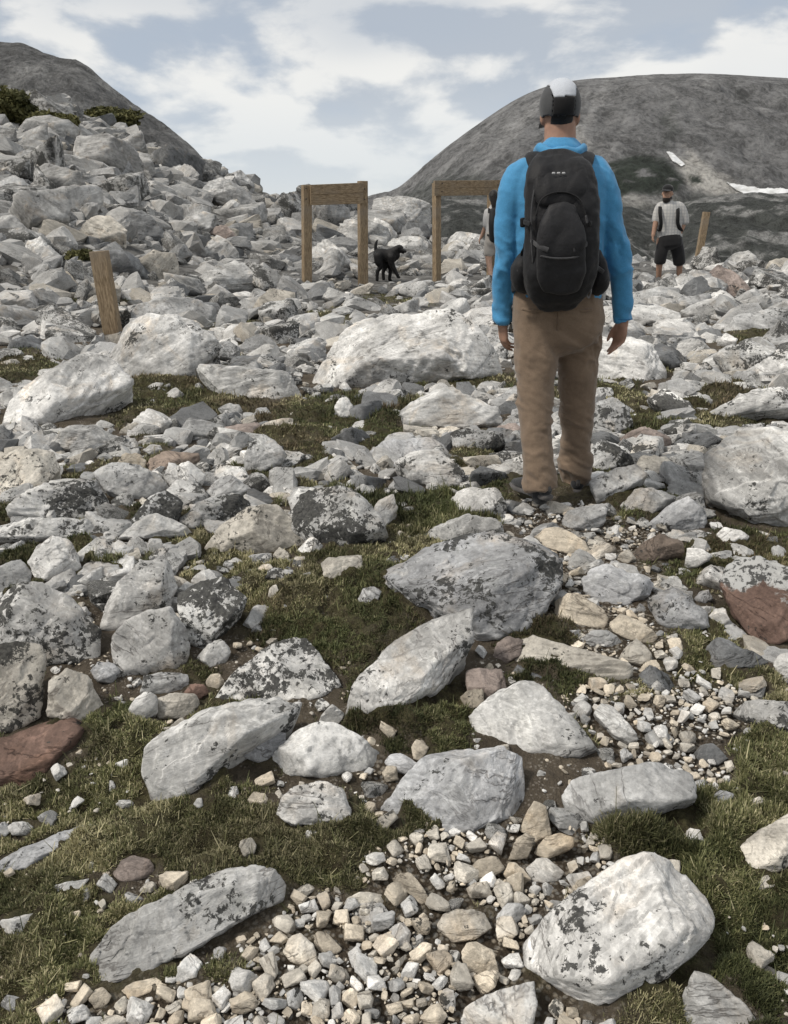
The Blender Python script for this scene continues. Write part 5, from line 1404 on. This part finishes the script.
def spec_b(Q, s):
    T = lambda pts, r, **k: tube([Q(*p) for p in pts], [(q * s if np.isscalar(q) else (q[0] * s, q[1] * s)) for q in r], 16, capf=.5, **k)
    skin = [T([(668, 240), (669, 222), (669, 208), (668.5, 203)], [(8, 5.5), (8.5, 6), (9, 5.5), (4, 4)]), T([(668.5, 205), (668, 199)], [3.4, 3.2]),
            ellipsoid(Q(667.6, 193, 0), (5.0 * s, 5.6 * s, 6.8 * s)), ellipsoid(Q(666.6, 196.8, -.06), (4.0 * s, 3.6 * s, 4 * s)), ellipsoid(Q(665.9, 194.2, -.125), (1.0 * s, 1.3 * s, 1.3 * s), sub=3),
            ellipsoid(Q(662.6, 194, 0), (.9 * s, 1.2 * s, 1.7 * s), sub=3), ellipsoid(Q(672.6, 194, .02), (.9 * s, 1.2 * s, 1.7 * s), sub=3),
            ellipsoid(Q(664.6, 192.0, -.105), (.8 * s, .5 * s, .5 * s), sub=2), ellipsoid(Q(667.6, 192.0, -.11), (.8 * s, .5 * s, .5 * s), sub=2),
            T([(659, 207), (656.5, 218, -.02), (655, 226, -.06), (653, 236, -.12)], [3.4, 3, 2.6, 1.9]), T([(681.5, 207), (684, 219, .02), (682.5, 227, -.03), (677.5, 238, -.12)], [3.4, 3, 2.6, 1.9]),
            T([(662, 240), (660.5, 254, -.06), (659.5, 263, -.05), (658.5, 279, .05)], [5.6, 4.8, 3.6, 2.5]), T([(676, 240), (678.5, 254, -.02), (679.5, 263, .0), (679, 280, .06)], [5.6, 4.8, 3.6, 2.5])]
    skin += hand(Q(652.6, 236, -.12), (-.05, -.1, -1), (1, 0, 0), (0, -1, 0), .18, .6) + hand(Q(677.3, 238, -.12), (-.15, -.15, -1), (-1, .2, 0), (0, -1, 0), .18, .6)
    yield 'body', skin_mat('tanned_skin', (.34, .21, .15)), .0105, skin
    yield 'shirt', SHIRT_P, .016, [T([(670, 238.5), (669.5, 229), (669, 216), (669, 207), (668.6, 202.5)], [(12.8, 9), (12.5, 9), (13, 9), (11.5, 7.5), (5, 5)], power=2.3),
                               T([(664, 205), (660, 207), (657.5, 214), (656.2, 221)], [4, 4.6, 4.8, 4.7]), T([(675, 205), (680, 207), (683.5, 215), (684.5, 223)], [4, 4.8, 5, 4.9])]
    yield 'shorts', cloth_mat('black_shorts', (.009, .009, .010), 900, .2), .016, [T([(669.5, 239), (669.5, 245)], [(13, 10.5), (13.4, 11)], power=2.4), T([(663.5, 243, -.02), (661, 254, -.06), (659.8, 262, -.05)], [7, 6.6, 6.2]), T([(676, 243), (678.3, 254, -.02), (679.3, 263, 0)], [7.2, 6.8, 6.4])]
    yield 'cap', cloth_mat('black_cap', (.008, .008, .009), 900, .2), .010, [ellipsoid(Q(667.8, 189.2, .01), (5.6 * s, 6.4 * s, 5.0 * s)), T([(667.5, 190.3, -.02), (665.8, 190.6, -.15), (665, 191.0, -.2)], [(5.0, .8), (4.6, .7), (3, .6)])]
    yield 'beard', cloth_mat('dark_beard', (.016, .012, .010), 300, .3, .8, .9), .010, [ellipsoid(Q(666.5, 199.6, -.075), (4.3 * s, 3.0 * s, 3.6 * s)), ellipsoid(Q(667.3, 198, -.02), (5.2 * s, 4.2 * s, 2.6 * s))]
    for x, yy in ((659, 279.5), (679.2, 280.5)):
        yield 'shoe', cloth_mat('trail_shoe', (.05, .048, .045), 600, .3), .012, [T([(x, yy, .09), (x - 1, yy + .8, -.1), (x - 1.5, yy + 1.2, -.2)], [(2.6, 3.4), (3, 3), (2.4, 2)])]
kp_ = Nodes('checked_shirt'); Pp = kp_.obj(); sx_ = kp_.n('SeparateXYZ'); kp_.t.links.new(Pp, sx_.inputs[0])
def lines(v, f): return kp_.map(kp_.math('ABSOLUTE', kp_.math('SUBTRACT', kp_.math('FRACT', kp_.math('MULTIPLY', v, f)), .5)), .30, .38)
cw = kp_.mix(kp_.math('MULTIPLY', lines(sx_.outputs[0], 15.0), .75), (.47, .46, .44), (.34, .34, .345)); cw = kp_.mix(kp_.math('MULTIPLY', lines(sx_.outputs[2], 15.0), .6), cw, (.35, .35, .355))
kp_.base(cw); kp_.normal(kp_.bump(kp_.noise(Pp, 22, 4), .6, .012)); SHIRT_P = kp_.m
wb, QB, sB, gB = walker((668, 276), 'bearded walker in black cap, checked short-sleeved shirt and black shorts, facing the hiker', spec_b, 92)
pb = empty('backpack', QB(669, 220, .15)); tag(pb, "dark pack on the bearded walker's back, only its straps showing in front", 'backpack')
for pts in ([(661.5, 203.5, .06), (660.5, 205, -.02), (660, 212, -.215), (661, 224, -.225), (659.5, 231, -.13), (658, 229, .05)], [(675.5, 203.5, .06), (677, 205, -.02), (678, 212, -.2), (678, 224, -.215), (681.5, 231, -.12), (682, 229, .06)]):
    put('shoulder_strap', raw([tube([QB(*p) for p in pts], [(1.9 * sB, .5 * sB)] * 6, 10)]), M_WEB, pb, np.array(pb.location))
put('main_bag', blob([tube([QB(670, 236, .26), QB(669.5, 222, .30), QB(669, 207, .27)], [(8 * sB, .09), (10 * sB, .11), (8 * sB, .08)], 18, power=2.8)], .015, 3), M_PACK, pb, np.array(pb.location))

def spec_c(Q, s):
    T = lambda pts, r, **k: tube([Q(*p) for p in pts], [(q * s if np.isscalar(q) else (q[0] * s, q[1] * s)) for q in r], 16, **k)
    skin = [T([(493, 240), (493, 222), (493, 211), (493.5, 207)], [(6, 4.5), (6, 4.5), (7, 4.5), (3.2, 3)]), T([(493.5, 209), (493.5, 203)], [2.7, 2.6]), ellipsoid(Q(493.5, 197.5), (4.5 * s, 5.4 * s, 6.3 * s)),
            ellipsoid(Q(492.6, 200, .1), (3 * s, 3 * s, 3 * s)), ellipsoid(Q(489.6, 198.5, .02), (.8 * s, 1.2 * s, 1.6 * s), sub=3), ellipsoid(Q(492.2, 198.3, .16), (.8 * s, 1.1 * s, 1.1 * s), sub=2),
            T([(486.8, 213), (486.5, 222), (484.5, 229, .05), (480.8, 238, .1)], [2.7, 2.4, 2.2, 1.6]), T([(500, 213), (501.5, 223), (502, 232, .05), (502, 241, .08)], [2.7, 2.4, 2.2, 1.6]),
            T([(489.5, 240), (488.8, 252, .03), (489, 262, .0), (491.5, 279, -.12)], [5, 4.2, 3.3, 2.1]), T([(497, 240), (498, 252, .1), (498.5, 263, .16), (498, 277, .22)], [5, 4.2, 3.3, 2.1])]
    skin += hand(Q(480.6, 237.5, .1), (-.45, .2, -1), (1, .1, 0), (0, 1, 0), .17, .5) + hand(Q(502, 240.5, .08), (.05, .1, -1), (-1, .1, 0), (0, 1, 0), .17, .5)
    yield 'body', skin_mat('light_skin', (.40, .26, .195)), .0105, skin
    yield 'shirt', cloth_mat('pale_shirt', (.42, .42, .42), 900, .1), .016, [T([(493, 238), (493, 226), (493, 214), (493.3, 209.5), (493.5, 207)], [(8.2, 7), (7.8, 6.5), (8.8, 6.5), (6.5, 5), (4, 4)], power=2.3), T([(487.6, 212), (486.3, 219), (486, 225)], [3.8, 3.7, 3.5]), T([(499.5, 212), (501.2, 219), (501.6, 225)], [3.8, 3.7, 3.5])]
    yield 'shorts', cloth_mat('pale_shorts', (.40, .375, .345), 900, .1), .016, [T([(493, 233), (493, 242)], [(8.2, 7), (8.8, 7.5)], power=2.4), T([(489.7, 242), (488.9, 253, .03)], [5.6, 5.4]), T([(496.8, 242), (498, 253, .1)], [5.6, 5.4])]
    yield 'hair', cloth_mat('dark_hair', (.010, .008, .007), 300, .3, .55, .8), .010, [ellipsoid(Q(493.7, 196.3, -.02), (5.3 * s, 6.0 * s, 6.6 * s)), T([(493.8, 196, -.08), (494, 203, -.11), (494.2, 210, -.13)], [(4.6, 3), (3.4, 2.2), (1.8, 1.3)])]
    for x, yy, dd in ((491.5, 279.5, -.12), (498, 277.5, .22)):
        yield 'shoe', cloth_mat('grey_shoe', (.12, .12, .125), 600, .3), .012, [T([(x, yy, dd - .06), (x, yy + .6, dd + .08), (x, yy + .8, dd + .18)], [(2.4, 2.6), (2.7, 2.4), (2.2, 1.6)])]
wc, QC, sC, gC = walker((493, 280), 'dark-haired walker in pale shirt and shorts going under the second wooden frame, back turned', spec_c, 90)
pc = empty('backpack', QC(494, 222, -.2)); tag(pc, "small black pack on the dark-haired walker's back, half hidden by the blue sleeve", 'backpack')
put('main_bag', blob([tube([QC(494.6, 239, -.24), QC(494.6, 224, -.27), QC(494.4, 211, -.23)], [(5.5 * sC, .08), (6.2 * sC, .10), (5 * sC, .07)], 18, power=2.8)], .014, 3), M_PACK, pc, np.array(pc.location))
for x in (489.3, 498.5):
    put('shoulder_strap', raw([tube([QC(x, 213, -.19), QC(x, 208.2, -.02), QC(x, 213, .155), QC(x, 226, .15), QC(x - 1, 236, -.16)], [(1.5 * sC, .4 * sC)] * 5, 8)]), M_WEB, pc, np.array(pc.location))

# ------------------------------------------------------------------ dog
gd = hit([384], [281])[0]
QD = lambda px, py, d=0.0: plane_pt(px, py, gd[1] + d)
sD = (QD(384, 241)[2] - QD(384, 281)[2]) / 40
def TD(pts, r, **k): return tube([QD(*p) for p in pts], [(q * sD if np.isscalar(q) else (q[0] * sD, q[1] * sD)) for q in r], 16, **k)
dg_parts = [TD([(377.8, 254.5), (381, 254.5), (387, 255.5), (392.5, 255.5), (395.5, 255)], [(5.4, 5.0), (6.3, 5.6), (6.6, 5.8), (7.6, 6.4), (5.6, 5.0)], side=(0, 0, 1)),
            TD([(393.5, 253), (397, 250), (399, 248.6)], [5.4, 4.6, 3.9]),
            ellipsoid(QD(399.2, 248.6, -.03), (4.5 * sD, 4.0 * sD, 4.0 * sD)), TD([(400.5, 249.4, -.05), (404, 250.9, -.08), (405.6, 251.6, -.09)], [2.5, 1.8, 1.4]), TD([(400.5, 251.4, -.05), (403.4, 253.2, -.08)], [1.6, .9]),
            TD([(397.6, 246.6, -.10), (396.6, 249, -.13), (397.0, 251.6, -.13)], [(1.3, .5), (1.7, .6), (.8, .4)]), TD([(399.4, 246.4, .06), (399.6, 249, .09), (399.2, 251, .09)], [(1.3, .5), (1.7, .6), (.8, .4)]),
            TD([(376.5, 252.5), (375.6, 248), (376.0, 243.5), (377.3, 240.2)], [2.1, 1.8, 1.5, .9]),
            TD([(378.5, 256, -.08), (378.8, 262, -.09), (380.3, 266.5, -.09), (377.5, 272, -.09), (377.2, 280, -.09)], [5.2, 4.4, 2.9, 2.0, 1.7]), TD([(377.0, 281, -.09), (378.8, 281, -.09)], [1.3, 1.3]),
            TD([(380.5, 256, .08), (382.5, 262, .09), (385, 266.5, .09), (383.2, 272, .09), (383.6, 279, .09)], [5.2, 4.4, 2.9, 2.0, 1.7]), TD([(383.4, 280, .09), (385.2, 280, .09)], [1.3, 1.3]),
            TD([(391.5, 257, -.09), (391.5, 263, -.09), (394.5, 269.5, -.09), (397.8, 276, -.09)], [4.6, 3.4, 2.3, 1.7]), TD([(397.8, 277, -.09), (399.6, 277.4, -.09)], [1.4, 1.2]),
            TD([(392, 257, .09), (390.6, 264, .09), (390.4, 271, .09), (389.4, 279, .09)], [4.6, 3.4, 2.2, 1.7]), TD([(389.4, 280, .09), (391.2, 280.2, .09)], [1.4, 1.2])]
kd = Nodes('black_fur'); Pd = kd.obj(); kd.base(kd.mix(kd.map(kd.noise(Pd, 20, 4), .35, .65), (.006, .006, .0065), (.016, .015, .015))); kd.rough(.55); kd.normal(kd.bump(kd.noise(kd.vmath('MULTIPLY', Pd, (30, 30, 9)), 5, 4), .7, .01))
dogm = blob(dg_parts, .011, 4)
dog = put('dog', dogm, kd.m, None, gd); dog.location = [float(c) for c in gd]
tag(dog, 'black dog trotting with raised tail between the two wooden frames', 'dog')

# ------------------------------------------------------------------ timber frames and posts
kw = Nodes('weathered_timber'); Pw = kw.obj()
oi_ = kw.n('ObjectInfo')
gw = kw.noise(kw.vmath('MULTIPLY', kw.vmath('ADD', Pw, kw.vmath('SCALE', oi_.outputs['Color'], scale=9.0)), oi_.outputs['Color']), 9, 7, .65, .4)
cwood = kw.mix(kw.map(gw, .35, .65), (.14, .098, .06), (.37, .285, .185)); cwood = kw.mix(kw.map(kw.noise(Pw, 3, 4), .5, .7, 0, .6), cwood, (.24, .20, .155))
kw.base(cwood); kw.rough(.88); kw.normal(kw.bump(gw, .7, .012)); M_WOOD = kw.m
def beam(name, p0, p1, w, h, parent, org, up=(0, 0, 1), bev=.007):
    p0, p1 = np.array(p0, float), np.array(p1, float); ax = p1 - p0; Ln = np.linalg.norm(ax); ax /= Ln
    up = np.array(up, float); sd_ = np.cross(ax, up); sd_ /= np.linalg.norm(sd_); up = np.cross(sd_, ax)
    bm = bmesh.new(); bmesh.ops.create_cube(bm, size=1.0)
    bmesh.ops.scale(bm, vec=(Ln, w, h), verts=bm.verts)
    bmesh.ops.bevel(bm, geom=list(bm.edges), offset=bev, segments=2, affect='EDGES', profile=.6)
    me = bpy.data.meshes.new(name); bm.to_mesh(me); bm.free()
    me.materials.append(M_WOOD)
    o = add_obj(name, me, parent)
    M3 = Matrix((tuple(ax), tuple(sd_), tuple(up))).transposed().to_4x4()
    M3.translation = Vector((p0 + p1) / 2 - np.array(org)); o.matrix_local = M3
    o.color = (1.2 + .02 * (len(bpy.data.objects) % 9), 8.0, 8.0, 1)
    return o
def bolt(p, parent, org, r_=.014):
    me = raw([ellipsoid(p, (r_, r_ * .5, r_), sub=2)]); put('bolt', me, cloth_mat('rusty_bolt', (.05, .04, .035), 100, .2), parent, org)
def frame(label, bl, tl, br, tr, plank_rows, ext, w):
    A = hit([bl[0]], [bl[1]])[0]; B = hit([br[0]], [br[1]])[0]
    TA, TB = plane_pt(*tl, A[1]), plane_pt(*tr, B[1])
    org = (A + B) / 2
    f = empty('trail_signboard', org); tag(f, label, 'signboard', None)  # back of a trail sign: two uprights with planks across, no passage
    across = (TB - TA); across[2] = 0; across /= np.linalg.norm(across)
    nrm = np.array([across[1], -across[0], 0])
    dn = np.array([0, 0, .25])
    beam('post', A - dn, TA, w, w, f, org, nrm); beam('post', B - dn, TB, w, w, f, org, nrm)
    for (yl0, yl1, yr0, yr1) in plank_rows:
        a0, a1 = plane_pt(tl[0], yl0, A[1])[2], plane_pt(tl[0], yl1, A[1])[2]
        b0, b1 = plane_pt(tr[0], yr0, B[1])[2], plane_pt(tr[0], yr1, B[1])[2]
        h_ = ((a0 - a1) + (b0 - b1)) / 2 - .004
        p0 = np.array([TA[0], TA[1], (a0 + a1) / 2]) - across * ext + nrm * (w * .5 + .028); p1 = np.array([TB[0], TB[1], (b0 + b1) / 2]) + across * ext + nrm * (w * .5 + .028)
        row = plank_rows.index((yl0, yl1, yr0, yr1)); pl = beam('plank', p0 + np.array([0, 0, .012 * row]), p1 + np.array([0, 0, .012 * row]), .05 - .014 * row, h_ + .03 * row, f, org)
        for c in (A, B):
            zc = (p0[2] + p1[2]) / 2
            bolt(np.array([c[0] + nrm[0] * (w * .5 + .055), c[1] + nrm[1] * (w * .5 + .055), zc]), f, org)
    return f
frame('taller wooden post-and-plank frame with two complete uprights, standing beside the dog', (306.5, 281), (306.5, 185), (363, 287), (362.5, 181), [(185, 195, 182.5, 193), (195, 205, 193, 204)], -.03, .155)
frame('wooden frame with one upright showing, behind the dark-haired walker', (437, 281), (436.5, 183), (491, 279), (491.5, 183), [(181, 188.5, 180, 187.5), (189, 196, 188, 195)], .13, .13)
def lean_post(label, base, top, wpx):
    A = hit([base[0]], [base[1]])[0]; w = wpx * A[1] / F; print('post', A, w); T = plane_pt(*top, A[1])
    ax = (T - A) / np.linalg.norm(T - A)
    o = beam('wooden_post', A - ax * .2, T, w, w * .9, None, (0, 0, 0), (0, -1, 0), .008)
    tag(o, label, 'post'); return o
lean_post('thick weathered wooden post leaning out of the rocks below the scree', (113, 333), (99, 251), 15.5)
lean_post('thin wooden trail post leaning beside the bearded walker', (697, 266), (706.5, 212), 6.0)

# ------------------------------------------------------------------ flowers and shrubs
def tiny_leaves(c, rad, n, size, seed):
    r = np.random.default_rng(seed)
    U = r.normal(size=(n, 3)); U /= np.linalg.norm(U, axis=1, keepdims=True)
    ln = fbm(U * 2.2 + seed, 3, seed)
    R = (r.uniform(.15, 1, n) ** .45) * (1 + .55 * ln)
    P = np.array(c) + U * R[:, None] * np.array(rad)
    P[:, 2] = np.maximum(P[:, 2], gz(P[:, 0], P[:, 1]) - .02)
    a = r.normal(size=(n, 3)); a /= np.linalg.norm(a, axis=1, keepdims=True); b = np.cross(a, r.normal(size=(n, 3))); b /= np.linalg.norm(b, axis=1, keepdims=True)
    s = (size * r.uniform(.5, 1.3, n))[:, None]
    V = np.stack([P - a * s, P + b * s * .45, P + a * s, P - b * s * .45], 1).reshape(-1, 3)
    return V, np.arange(n * 4).reshape(-1, 4)
klf = Nodes('shrub_leaf'); Pl = klf.pos(); klf.base(klf.mix(klf.map(klf.noise(Pl, 1.2, 5, .7), .35, .65), (.045, .05, .018), (.15, .14, .055))); klf.rough(.7)
kst = Nodes('shrub_stem'); kst.base((.06, .045, .03))
for (px_, py_, w_px, h_px, nl, lab) in ((8, 124, 46, 22, 8000, 'dark green shrub high on the scree at the picture edge'), (52, 134, 44, 14, 4600, 'low olive shrub strip lying across the upper scree'),
                                     (112, 128, 44, 13, 4200, 'low green shrub mat below the dark ridge'), (88, 262, 30, 9, 1500, 'olive dwarf shrub at the foot of the squarish scree block')):
    g = hit([px_], [py_])[0]; sc_ = np.linalg.norm(g) / F
    o = empty('shrub', g); tag(o, lab, 'shrub', 'shrubs on the scree')
    V, Fc = tiny_leaves(g + np.array([0, -.2, h_px * sc_ * .6]), (w_px * sc_ * .55, w_px * sc_ * .4, h_px * sc_ * .6), nl, .0028 * np.linalg.norm(g), int(px_))
    me = mesh_from('foliage', V - g, Fc, klf.m); add_obj('foliage', me, o)
    put('stem', raw([tube([g + np.array([q * sc_, -.2, -.1]), g + np.array([q * 1.2 * sc_, -.25, h_px * sc_ * .3])], [.03, .015], 6) for q in (-w_px * .25, 0, w_px * .22)]), kst.m, o, g)
gf = hit([632], [375])[0]; scf = np.linalg.norm(gf) / F
fl = empty('wildflower', gf); tag(fl, 'cluster of brownish yellow wildflowers before the wide white slab', 'wildflower')
rf_ = np.random.default_rng(4)
kfh = Nodes('flower_head'); kfh.base(kfh.mix(kfh.map(kfh.noise(kfh.obj(), 60, 3), .4, .6), (.10, .07, .02), (.38, .30, .10)))
for q in range(7):
    x = (-8 + 2.8 * q + rf_.uniform(-1, 1)) * scf; hh = (9 + rf_.uniform(0, 6)) * scf
    b = gf + np.array([x * .6, rf_.uniform(-.05, .05), -.02]); t = gf + np.array([x, rf_.uniform(-.05, .05), hh])
    put('stem', raw([tube([b, (b + t) / 2 + np.array([x * .1, 0, 0]), t], [.004, .0035, .003], 6)]), klf.m, fl, gf)
    put('flower_head', raw([ellipsoid(t, (2.2 * scf, 2.2 * scf, 1.7 * scf), sub=2)] + [ellipsoid(t + np.array([math.cos(a) * 1.7, math.sin(a) * 1.7, .3]) * scf, (1.1 * scf, 1.1 * scf, .7 * scf), sub=1) for a in np.linspace(0, 5.2, 6)]), kfh.m, fl, gf)
V, Fc = tiny_leaves(gf + np.array([0, -.02, 1.5 * scf]), (9 * scf, 7 * scf, 3 * scf), 260, .018, 9)
add_obj('leaves', mesh_from('leaves', V - gf, Fc, klf.m), fl)
